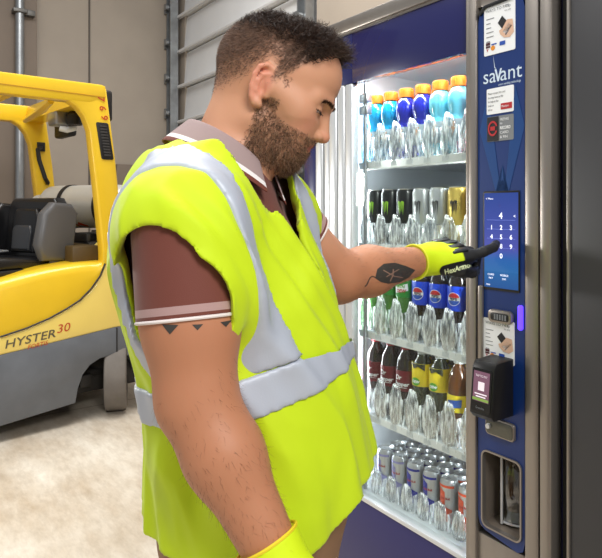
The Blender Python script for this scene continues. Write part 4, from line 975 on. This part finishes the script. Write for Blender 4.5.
dr = rn*.75-ht*.65+hf*.05+RNG.normal(size=rt.shape)*.38; lw = np.clip((-.02-rq[:,2])/.06,0,1)
strands('beard', rt-BASE, dr, (.0035+.0050*lw)*RNG.uniform(.6,1.25,len(rt)), .00046, (.0013,4), M_hair, person, brown(len(rt), (72,50,38), (176,138,108)), 6)
for sgn in (-1, 1):
    n = 260; t = RNG.random(n); rw = HW(0,0,0)+np.zeros((n,3))
    src = np.stack([.118+0*t, sgn*(.013+.038*t), .0235+.004*np.sin(t*2.6)-.004*t+RNG.normal(size=n)*.0014],1); pts = []; nn = []
    for a in src:
        o = HW(*a); h = bvh_body.ray_cast(Vector(o), Vector(-hf-hl*sgn*.25), .1); pts.append(h[0] if h[0] else None); nn.append(h[1] if h[0] else None)
    ok = [i for i, p in enumerate(pts) if p is not None]; pa = np.array([pts[i] for i in ok]); na = np.array([nn[i] for i in ok]); dd = na*.35+hl*sgn*.9+ht*.25-hf*.2+RNG.normal(size=pa.shape)*.15
    strands('eyebrow', pa-BASE, dd, RNG.uniform(.005,.009,len(pa)), .00036, (.0005,2), M_hair, person, brown(len(pa), (58,40,32), (96,70,56)), 4)
    n = 40; t = np.linspace(0,1,n); ro = np.array([HW(.0877-.012*abs(x-.45)**1.6*2, sgn*(.0205+.024*x), .0066-.001*abs(x-.5)) for x in t])
    strands('eyelashes', ro-BASE, np.tile(hf*.8-ht*.55+hl*sgn*.15, (n,1))+RNG.normal(size=(n,3))*.1, np.full(n,.006), .00022, (.0003,1), M_hair, person, brown(n,(30,22,20),(40,28,24)), 4)
# arm hair on the near forearm and the far one
fa = np.zeros(len(bv)); 
for E_, W_ in ((ER,WR),(EL,WL_)):
    ax = (W_-E_); t = ((bv-E_)@ax)/(ax@ax); dd = np.linalg.norm(bv-(E_+t[:,None]*ax), axis=1); fa = np.maximum(fa, ((t > -.1) & (t < .95) & (dd < .075))*np.clip(t+.35,0,1))
rt, rn = scatter(bv, bf, fa, 2000); dr = rn*.35+np.where((rt[:,1] < .9)[:,None], (WR-ER)/.25, (WL_-EL)/.28)*.9+RNG.normal(size=rt.shape)*.4
strands('arm_hair', rt-BASE, dr, RNG.uniform(.005,.012,len(rt)), .00015, (.001,2), M_hair, person, brown(len(rt), (100,64,46), (150,104,78)), 4)

# ---- polo shirt
up = (ER-SR)/np.linalg.norm(ER-SR); HEM_R = float((P(188,320,.755)-SR)@up)
ul_ = (EL-SL)/np.linalg.norm(EL-SL); HEM_L = .092
def shirt_sdf(Pw):
    t = np.maximum(torso(Pw, -.022), np.maximum(Pw[:,2]-1.40, .935-Pw[:,2]))
    t = smin(t, shoulders(Pw, -.006), .03)
    fo = folds(Pw, 5, 42)*.0018
    r = np.maximum(seg(Pw, SR, SR+up*.34, .0655, .0705)+fo, (Pw-SR.astype(F32))@up.astype(F32)-HEM_R)
    l = np.maximum(seg(Pw, SL, SL+ul_*.26, .071, .066), (Pw-SL.astype(F32))@ul_.astype(F32)-HEM_L)
    d = smin(smin(t, r, .02), l, .02)
    nk = seg(Pw, NB+A(.0,0,-.03), NH+A(-.01,0,.05), .060, .062)
    return smax(d, -nk, .004)
sv, sf = surf(shirt_sdf, axis(-.36,.20,.005), axis(.66,1.29,.005), axis(.83,1.43,.005))
ms = npmesh('polo_shirt', sv-BASE, sf); M_polo = mat('brown knit', (112,56,44), .75, bump=.35, bscale=900, bdist=.0006, sheen=.15)
tt = (sv-SR)@up; dist = np.linalg.norm(sv-(SR+tt[:,None]*up), axis=1); tl = (sv-SL)@ul_
setval(ms, np.where((dist < .085) & (sv[:,1] < .87), HEM_R-tt, np.where((sv[:,1] > 1.1) & (tl > 0), HEM_L-tl, 1.0)), 'Hem')
nt = M_polo.node_tree; L_ = nt.links.new; at = _n(nt, 'ShaderNodeAttribute', attribute_name='Hem'); cr_ = _n(nt, 'ShaderNodeValToRGB'); cr_.color_ramp.interpolation = 'CONSTANT'
mr_ = _n(nt, 'ShaderNodeMapRange'); mr_.inputs['From Max'].default_value = .05; L_(at.outputs['Fac'], mr_.inputs['Value']); L_(mr_.outputs[0], cr_.inputs['Fac'])
e = cr_.color_ramp.elements; e[0].position = 0; e[0].color = rgb(232,222,218); e[1].position = .085; e[1].color = rgb(112,56,44)
for p_, c_ in ((.17,(176,142,138)),(.36,(112,56,44))): x = e.new(p_); x.color = rgb(*c_)
L_(cr_.outputs['Color'], nt.nodes['Principled BSDF'].inputs['Base Color'])
shirt = link('polo_shirt', ms, M_polo, person)
for c_, n_, r_, nm in ((SR+up*(HEM_R-.0022), up, .0668, 'r'), (SL+ul_*(HEM_L-.0022), ul_, .0678, 'l')):
    a_ = np.cross(n_, A(0,1,0)); a_ /= np.linalg.norm(a_); b_ = np.cross(n_, a_); b = MB(); b.tube([c_-BASE+(a_*math.cos(6.2832*k/48)+b_*math.sin(6.2832*k/48))*r_ for k in range(49)], .0022, 8, False); b.build('sleeve_trim', mat('white knit trim', (232,222,218), .8), shirt)
# collar: a folded band around the neck, open at the front
nax = (NH-NB)/np.linalg.norm(NH-NB); ff = A(.93,-.36,0); ff = ff-nax*(ff@nax); ff /= np.linalg.norm(ff); sd = np.cross(nax, ff)
NC = NB+nax*.012
def collar_pt(th, v):
    k = abs(th)/math.pi                                           # 1 at the front points, 0 at the nape
    rad = .072 if v < .3 else .073+.030*(v-.3)/.7
    hgt = .014+.034*min(1, v/.3) if v < .3 else .048-.050*(v-.3)/.7
    c = NC-ff*.004; low = -.046*(k**2.2)
    p = c+(-ff*math.cos(th)*(1.04)+sd*math.sin(th)*.98)*rad+nax*(hgt+low)
    if v > .3: p = p+ff*.030*(k**5)*(v-.3)
    return p
NT, NV = 44, 12; cv = []; cf = []; cc = []
for j in range(NV+1):
    for i in range(NT+1):
        v = j/NV; th = -2.78+5.56*i/NT; cv.append(collar_pt(th, v)); cc.append(v)
for j in range(NV):
    for i in range(NT): k = j*(NT+1)+i; cf.append((k,k+1,k+NT+2,k+NT+1))
mc = npmesh('collar', np.array(cv)-BASE, np.array(cf)); setval(mc, cc, 'Hem'); M_col = mat('mauve collar knit', (158,136,134), .8, bump=.3, bscale=700, bdist=.0006)
nt = M_col.node_tree; at = _n(nt, 'ShaderNodeAttribute', attribute_name='Hem'); cr_ = _n(nt, 'ShaderNodeValToRGB'); cr_.color_ramp.interpolation = 'CONSTANT'; e = cr_.color_ramp.elements
e[0].position = 0; e[0].color = rgb(158,136,134); e[1].position = .80; e[1].color = rgb(232,226,224); x = e.new(.90); x.color = rgb(112,56,44)
nt.links.new(at.outputs['Fac'], cr_.inputs['Fac']); nt.links.new(cr_.outputs['Color'], nt.nodes['Principled BSDF'].inputs['Base Color'])
col_o = link('collar', mc, M_col, shirt); md = col_o.modifiers.new('t','SOLIDIFY'); md.thickness = .003; md.offset = 0; col_o.modifiers.new('s','SUBSURF').levels = 1

# ---- safety vest: a loose shell with arm holes, neckline and open front
def S0(z): return np.interp(z, [.8,.95,1.1,1.2,1.3,1.38], [-.045,-.050,-.045,-.038,-.026,-.010]).astype(F32)
def vest_outer(Pw):
    u, s, a, b = sect(Pw)
    d = np.maximum(torso(Pw, .0), Pw[:,2]-1.405)
    d = smin(d, smin(smin(seg(Pw, NB+A(-.012,-.025,-.022), SR+A(-.004,.012,.000), .078, .081), seg(Pw, SR+A(-.004,.012,.000), SR+up*.075, .081, .081), .02), seg(Pw, NB+A(0,.03,-.022), SL+A(.005,-.02,.002), .080, .078), .03), .045)
    d = smin(d, seg(Pw, SR+A(.004,.06,-.03), SR+A(.002,.07,-.13), .068, .056), .04)          # slack behind the arm
    d = smin(d, seg(Pw, SL+A(.02,-.02,-.03), A(-.02,1.10,1.17), .062, .055), .05)                  # chest pulled by the reaching arm
    low = np.clip((1.25-Pw[:,2])/.3, 0, 1)
    # hanging folds, creases and drag lines
    low = np.clip((1.30-Pw[:,2])/.35, 0, 1); v1 = folds(Pw*A(1,1,.40).astype(F32), 3, 27); v2 = folds(Pw*A(1,1,.7).astype(F32), 9, 52); v3 = folds(Pw, 14, 85)
    ridge = lambda x: 1-np.sqrt(x*x+.004)*2.2
    d = (d-(.005+.007*low)*v1-(.0045+.004*low)*ridge(v2)-.0014*ridge(v3)-(.0035*np.sin(s*88+2.6*v1+5*(Pw[:,2]-1.1))+.002*np.sin(s*170+3*v2))*np.clip(u/.08,0,1)*np.clip((1.40-Pw[:,2])/.08,0,1))*.85
    return d
def hem(u, s): return .852-.022*np.clip(-s/.2,-1,1)*np.clip(1-u/.12,0,1)+.012*np.clip(-u/.2,0,1)+.075*np.clip(u/.2,0,1)
ARC = P(164,288,.755); ARD = P(186,420,.79)
def vest_cut(Pw, grow=0.):
    u, s, a, b = sect(Pw)
    g = -(Pw[:,2]-hem(u, s))
    hr = ell(Pw, ARC, (.070,.14,.084)); hr = np.minimum(hr, seg(Pw, ARC+A(.022,-.06,-.022), ARD+A(0,-.06,0), .072, .062))
    hl_ = np.maximum(seg(Pw, SL-ul_*.01, EL, .083, .083), -((Pw-SL.astype(F32))@ul_.astype(F32)-.082))
    g = np.maximum(g, -hr); g = np.maximum(g, -hl_)
    nk = seg(Pw, NB+A(.020,-.014,-.030), NH+A(.0,0,.06), .112, .092); g = np.maximum(g, -nk)
    z = Pw[:,2]; w = np.interp(z, [.8,1.0,1.08,1.15,1.26,1.36,1.42],[.012,.007,.005,.005,.012,.036,.06]).astype(F32)
    g = np.maximum(g, np.where(u > .0, -(np.abs(s-S0(z))-w), -1)) if False else np.maximum(g, np.where(u > .01, w-np.abs(s-S0(z)), -.02))
    return g
TH = .011
def vest_sdf(Pw):
    d = vest_outer(Pw); return np.maximum(np.maximum(d, -(d+TH)), vest_cut(Pw))
M_vest = mat('neon yellow mesh fabric', (203,229,5), .7, bump=.22, bscale=1400, bdist=.0005, sheen=.1)
nt = M_vest.node_tree; tc = _n(nt, 'ShaderNodeTexCoord'); mp = _n(nt, 'ShaderNodeMapping'); mp.inputs['Scale'].default_value = (1,1,.6); nt.links.new(tc.outputs['Object'], mp.inputs['Vector'])
cz = _n(nt, 'ShaderNodeTexNoise', Scale=7.5, Detail=2.5, Distortion=.6); cz.noise_type = 'RIDGED_MULTIFRACTAL'; nt.links.new(mp.outputs[0], cz.inputs['Vector'])
cb = _n(nt, 'ShaderNodeBump', Strength=1, Distance=.03); nt.links.new(cz.outputs['Fac'], cb.inputs['Height'])
fb = [n for n in nt.nodes if n.type == 'BUMP' and n != cb][0]; nt.links.new(cb.outputs['Normal'], fb.inputs['Normal'])
vx, vy, vz = axis(-.40,.22,.0039), axis(.64,1.32,.0039), axis(.80,1.47,.0039)
vv, vf = surf(vest_sdf, vx, vy, vz); vv = relax(vv, vf, 3, .35)
vest = kid('safety_vest', vv, vf, M_vest)
# reflective tape
def tape_region(Pw):
    u, s, a, b = sect(Pw); z = Pw[:,2]
    hz = np.abs(z-(1.074+.040*np.clip(u/.18,-1,1)))-.0245
    st_ = np.interp(z, [1.05,1.2,1.3,1.36,1.42], [-.207,-.196,-.182,-.170,-.156]).astype(F32); hc = 1.074+.040*np.clip(u/.18,-1,1); vr = np.maximum(np.abs(s-st_)-.0225*np.interp(z, [1.08,1.20], [.62,1.1]).astype(F32), hc-z); vl = np.maximum(np.abs(s-.105)-.0215, hc-z)
    return hz, np.minimum(vr, vl)
def tape_sdf(which):
    def f(Pw):
        d = vest_outer(Pw); hz, vt = tape_region(Pw); reg = hz if which == 0 else np.maximum(vt, -hz+.0) 
        return np.maximum(np.maximum(np.maximum(d-.0042, -(d+.008)), vest_cut(Pw)+.004), reg)
    return f
M_tape = mat('silver reflective tape', (186,192,204), .5, .12, bump=.25, bscale=500, bdist=.0006)
for w_, nm, lo, hi in ((0,'waist_tape',.97,1.12),(1,'shoulder_tape',1.04,1.47)):
    tv, tf = surf(tape_sdf(w_), axis(-.40,.22,.0042), axis(.66,1.32,.0042), axis(lo,hi,.0042)); tv = relax(tv, tf, 3, .4)
    link(nm, npmesh(nm, tv-BASE, tf), M_tape, vest)

# ---- trousers, belt line hidden under the vest; shoes
def pants_sdf(Pw):
    d = np.maximum(torso(Pw, -.026), np.maximum(Pw[:,2]-.965, .74-Pw[:,2])); d = smin(d, legs(Pw, .006), .04)
    d = d+folds(Pw*A(1,1,.6).astype(F32), 21, 26)*.005
    return np.maximum(d, np.maximum(.07-Pw[:,2], Pw[:,2]-.965))
pv, pf2 = surf(pants_sdf, axis(-.34,.18,.008), axis(.72,1.30,.008), axis(.05,.985,.008)); kid('trousers', pv, pf2, mat('khaki twill', (150,114,84), .75, bump=.3, bscale=600, bdist=.0008))
for a in AN:
    def shoe(Pw, a=a):
        d = seg(Pw, a+A(-.02,0,-.01), a+A(-.02,0,-.045), .052, .05); d = smin(d, seg(Pw, a+A(-.01,0,-.045), a+A(.15,0,-.055), .046, .036), .04); d = smin(d, seg(Pw, a+A(.0,0,.02), a, .05, .05), .02)
        return np.maximum(d, .028-Pw[:,2])
    v, f = surf(shoe, axis(a[0]-.1,a[0]+.22,.006), axis(a[1]-.08,a[1]+.08,.006), axis(.01,.18,.006)); so = kid('shoe', v, f, mat('dark brown leather', (58,40,30), .5))
    b = MB(); o = [(a[0]-BASE[0]+x, a[1]-BASE[1]+y) for x, y in [(-.075,-.03),(-.06,-.045),(.05,-.045),(.13,-.05),(.185,-.03),(.195,0),(.185,.03),(.13,.05),(.05,.045),(-.06,.045),(-.075,.03),(-.08,0)]]
    b.prism(o, 0, .030, lambda p, q_, d: (p, q_, d), .006); b.build('sole', M_pblk, so)

# ---- gloves: yellow knit with black coated fingers
M_glove = mat('glove knit', (214,236,20), .7, attr='Col', bump=.3, bscale=900, bdist=.0006)
def glove(Wp, E_, tip_dir, up_dir, fingers, thumb, col, name, step=.0026):
    """Wp wrist, tip_dir along the palm, up_dir out of the back of the hand"""
    x = tip_dir/np.linalg.norm(tip_dir); zz = up_dir-x*(up_dir@x); zz /= np.linalg.norm(zz); y = np.cross(zz, x)
    W = lambda a, b, c: Wp+x*a+y*b+zz*c
    n = (E_-Wp)/np.linalg.norm(E_-Wp)
    def f(Pw):
        q_ = (Pw-Wp.astype(F32))@np.stack([x,y,zz],1).astype(F32)
        d = seg(Pw, Wp+n*.062, Wp, .0395, .0350)
        pm = ell(q_, (.048,0,0), (.062,.044,.0215)); pm = smin(pm, seg(q_, (.02,-.018,0),(.088,-.030,.001), .0205,.0145), .02); pm = smin(pm, seg(q_, (.02,.016,0),(.090,.030,.001), .0205,.0150), .02)
        d = smin(d, pm, .03)
        for ch in fingers+[thumb]:
            e = None
            for (p0, r0), (p1, r1) in zip(ch, ch[1:]):
                s_ = seg(Pw, W(*p0), W(*p1), r0, r1); e = s_ if e is None else smin(e, s_, .004)
            d = smin(d, e, .007)
        d = d+folds(Pw, 31, 120)*.0007
        return np.maximum(d, -((Pw-(Wp+n*.058).astype(F32))@(-n).astype(F32)))
    pts = np.array([W(*p) for ch in fingers+[thumb] for p, r in ch]+[Wp+n*.06, Wp]); lo = pts.min(0)-.055; hi = pts.max(0)+.055
    v, fc = surf(f, axis(lo[0],hi[0],step), axis(lo[1],hi[1],step), axis(lo[2],hi[2],step)); v = relax(v, fc, 1, .3)
    g = npmesh(name, v-BASE, fc); lq = (v-Wp)@np.stack([x,y,zz],1); setcol(g, col(lq)); o = link(name, g, M_glove, person)
    return o, v, fc, W, (x, y, zz)
YEL = np.array(rgb(216,240,14)[:3]); BLK = np.array(rgb(22,22,24)[:3])
# left hand: index finger out to the screen, the others curled, back of the hand up and a little towards us
TIP = np.array(VW(.1085, -.0135, 1.2385))
dv_ = TIP-WL_; tipd = dv_/np.linalg.norm(dv_)
upl = A(-.10,-.42,.90)
def colL(l): 
    w = sstep(l[:,0]+.25*np.clip(-l[:,1],-.04,.04)-.6*l[:,2]*0, .070, .074); w = np.maximum(w, sstep(-l[:,2], .006, .009)*sstep(l[:,0], .01, .014)); return YEL*(1-w[:,None])+BLK*w[:,None]
xl = tipd; zl = upl-xl*(upl@xl); zl /= np.linalg.norm(zl); yl = np.cross(zl, xl)
tq = lambda Pw: tuple(((Pw-WL_)@np.stack([xl,yl,zl],1)).tolist())
T1 = tq(TIP)
fi = [((.086,-.030,.001),.0135),((.128,-.034,.008),.0120),((.165,-.026,.008),.0112),((T1[0]-.0085,T1[1],T1[2]),.0100)]
def curl(b, k, r): return [((.088,b,.001),r+.002),((.118*k+.01,b*1.02,-.012),r+.0005),((.124*k+.004,b*1.0,-.046),r),((.098*k,b*.95,-.056),r-.001),((.080*k,b*.9,-.046),r-.001)]
fm = curl(-.009,1.03,.0118); fr = curl(.012,1.0,.0114); fp = curl(.032,.93,.0104)
th = [((.022,-.030,-.010),.0185),((.055,-.047,-.020),.0150),((.090,-.044,-.034),.0130),((.118,-.026,-.046),.0112)]
gl, gv, gf, WL3, (gx, gy, gz) = glove(WL_, EL, tipd, upl, [fi,fm,fr,fp], th, colL, 'glove')
gbv = bvh_of(gv, gf)
vw = A(-.30,-.95,.05); vw /= np.linalg.norm(vw)
gux = gx-vw*(gx@vw); gux /= np.linalg.norm(gux); guy = np.cross(vw, gux)
LG = WL3(.052,-.046,-.010)
onto('logo_patch', [pl(rrect(-.046,-.017,.040,.013,.014))], LG, gux, guy, gbv, mat('black rubber patch', (20,20,22), .4), gl, .0022, 4, BASE)
onto('logo_lettering', [tx('HexArmor', .0150, -.036, -.0060, sx=.88, shear=.1, bold=.0004)], LG, gux, guy, gbv, mat('pale print', (222,232,180), .5), gl, .0032, 2, BASE)
b = MB()
for k, (a, y_) in enumerate(((.060,-.026),(.066,-.004),(.064,.018),(.058,.036))):
    M_ = Matrix(((gx[0],gy[0],gz[0],0),(gx[1],gy[1],gz[1],0),(gx[2],gy[2],gz[2],0),(0,0,0,1))); c_ = WL3(a,y_,.0195)-BASE
    b.box((-.024,-.009,-.004),(.022,.009,.0045), .0035, 3, Matrix.Translation(c_) @ M_)
b.build('knuckle_guard', M_black, gl)
# right hand hanging, loosely curled
ddr = (WR-ER)/np.linalg.norm(WR-ER); tip2 = ddr*.9+A(.10,.02,-.15); up2 = A(.35,-.85,.25)
def rel(b, k, r): return [((.088,b,.0),r+.002),((.124*k,b*1.08,-.008),r+.0005),((.152*k,b*1.08,-.024),r),((.166*k,b*1.05,-.046),r-.0012)]
def colR(l):
    w = sstep(l[:,0], .088, .092); w = np.maximum(w, sstep(-l[:,2], .010, .013)*sstep(l[:,0], .02, .024)); return YEL*(1-w[:,None])+BLK*w[:,None]
gr, rv, rf, WR3, (rx, ry, rz) = glove(WR, ER, tip2, up2, [rel(.030,.97,.0118),rel(.010,1.04,.0118),rel(-.011,1.0,.0114),rel(-.031,.88,.0102)], [((.022,.030,-.008),.0185),((.056,.050,-.018),.0145),((.088,.052,-.026),.0125),((.112,.046,-.034),.0108)], colR, 'glove')
b = MB()
for a, y_ in ((.056,.027),(.062,.007),(.060,-.014),(.052,-.032)):
    M_ = Matrix(((rx[0],ry[0],rz[0],0),(rx[1],ry[1],rz[1],0),(rx[2],ry[2],rz[2],0),(0,0,0,1))); b.box((-.026,-.009,-.004),(.022,.009,.0045), .0035, 3, Matrix.Translation(WR3(a,y_,.0195)-BASE) @ M_)
b.build('knuckle_guard', M_black, gr)
for nm, Wp, E_, g_ in (('l',WL_,EL,gl),('r',WR,ER,gr)):       # cuff hem
    n = (E_-Wp)/np.linalg.norm(E_-Wp); c_ = Wp+n*.058-BASE; a_ = np.cross(n, A(0,0,1)); a_ /= np.linalg.norm(a_); b_ = np.cross(n, a_)
    b = MB(); K = 28; pts = [c_+(a_*math.cos(6.2832*k/K)+b_*math.sin(6.2832*k/K))*.0392 for k in range(K+1)]; b.tube(pts, .0022, 6, False); b.build('cuff_hem', mat('cuff hem', (226,236,60) if nm == 'l' else (240,214,40), .6), g_)
# ---- tattoos
M_ink = mat('tattoo ink', (62,58,54), .55); M_ink2 = mat('faded ink', (150,118,102), .55)
ta = (WL_-EL)/np.linalg.norm(WL_-EL); tv_ = A(-.25,-.95,.1); tu = ta-tv_*(ta@tv_); tu /= np.linalg.norm(tu); tw = np.cross(tv_, tu)
TC = P(394,274,1.30)
leaf = [(-.030,-.002),(-.022,.014),(-.008,.022),(.012,.020),(.030,.010),(.046,-.002),(.030,-.014),(.010,-.020),(-.010,-.018),(-.022,-.012)]
onto('tattoo', [pl(leaf)], TC, tu, tw, bvh_body, M_ink, person, .0006, 4, BASE)
def line2(pts, w):
    v = []; 
    for i, (x, y) in enumerate(pts):
        x0, y0 = pts[max(i-1,0)]; x1, y1 = pts[min(i+1,len(pts)-1)]; l_ = math.hypot(x1-x0,y1-y0); nx_, ny_ = -(y1-y0)/l_*w, (x1-x0)/l_*w; v += [(x+nx_,y+ny_),(x-nx_,y-ny_)]
    return (v, [(2*i,2*i+1,2*i+3,2*i+2) for i in range(len(pts)-1)])
onto('tattoo', [line2([(-.028-.044*t, -.002-.010*t+.006*math.sin(t*9)) for t in np.linspace(0,1,14)], .0009)], TC, tu, tw, bvh_body, M_ink, person, .0006, 2, BASE)
onto('tattoo_highlight', [line2([(-.012,.010),(.004,-.006),(.018,-.012)],.0010), line2([(.006,.008),(.002,-.004),(-.006,-.014)],.0010), line2([(-.010,-.004),(.016,.006)],.0008)], TC, tu, tw, bvh_body, M_ink2, person, .0010, 2, BASE)
for px_, sz in ((171,.010),(198,.006),(224,.006)):
    onto('tattoo', [pl([(-sz,0),(sz,0),(0,-sz*1.1)]), ], P(px_,324,.70), A(1,0,0), A(0,0,1), bvh_body, M_ink, person, .0006, 3, BASE)
# ================================================================== light
w = bpy.data.worlds.new('hall light'); S.world = w; w.use_nodes = True
bg = w.node_tree.nodes['Background']; bg.inputs[0].default_value = (.93,.96,1,1); bg.inputs[1].default_value = .38
def area(name, loc, target, sx, sy, power, col=(1,1,1)):
    l = bpy.data.lights.new(name, 'AREA'); l.shape = 'RECTANGLE'; l.size = sx; l.size_y = sy; l.energy = power; l.color = col
    o = bpy.data.objects.new(name, l); COL.objects.link(o); o.location = loc
    o.rotation_euler = (Vector(target)-Vector(loc)).to_track_quat('-Z', 'Y').to_euler(); return o
area('key lamp', (.9,-1.2,3.2), (-.1,1.2,1.1), 1.1, .9, 82, (1,.985,.96))
area('hall lamp', (-.9,3.4,4.7), (-.9,3.4,0), 2.4, 1.6, 140, (1,.98,.95))
area('hall lamp', (-1.8,1.2,4.7), (-1.3,1.6,0), 2.0, 1.6, 72, (1,.98,.95))
area('strobe lamp', (-2.12,2.62,1.47), (.15,1.75,1.2), .24, .24, 17, (1,.99,.97))
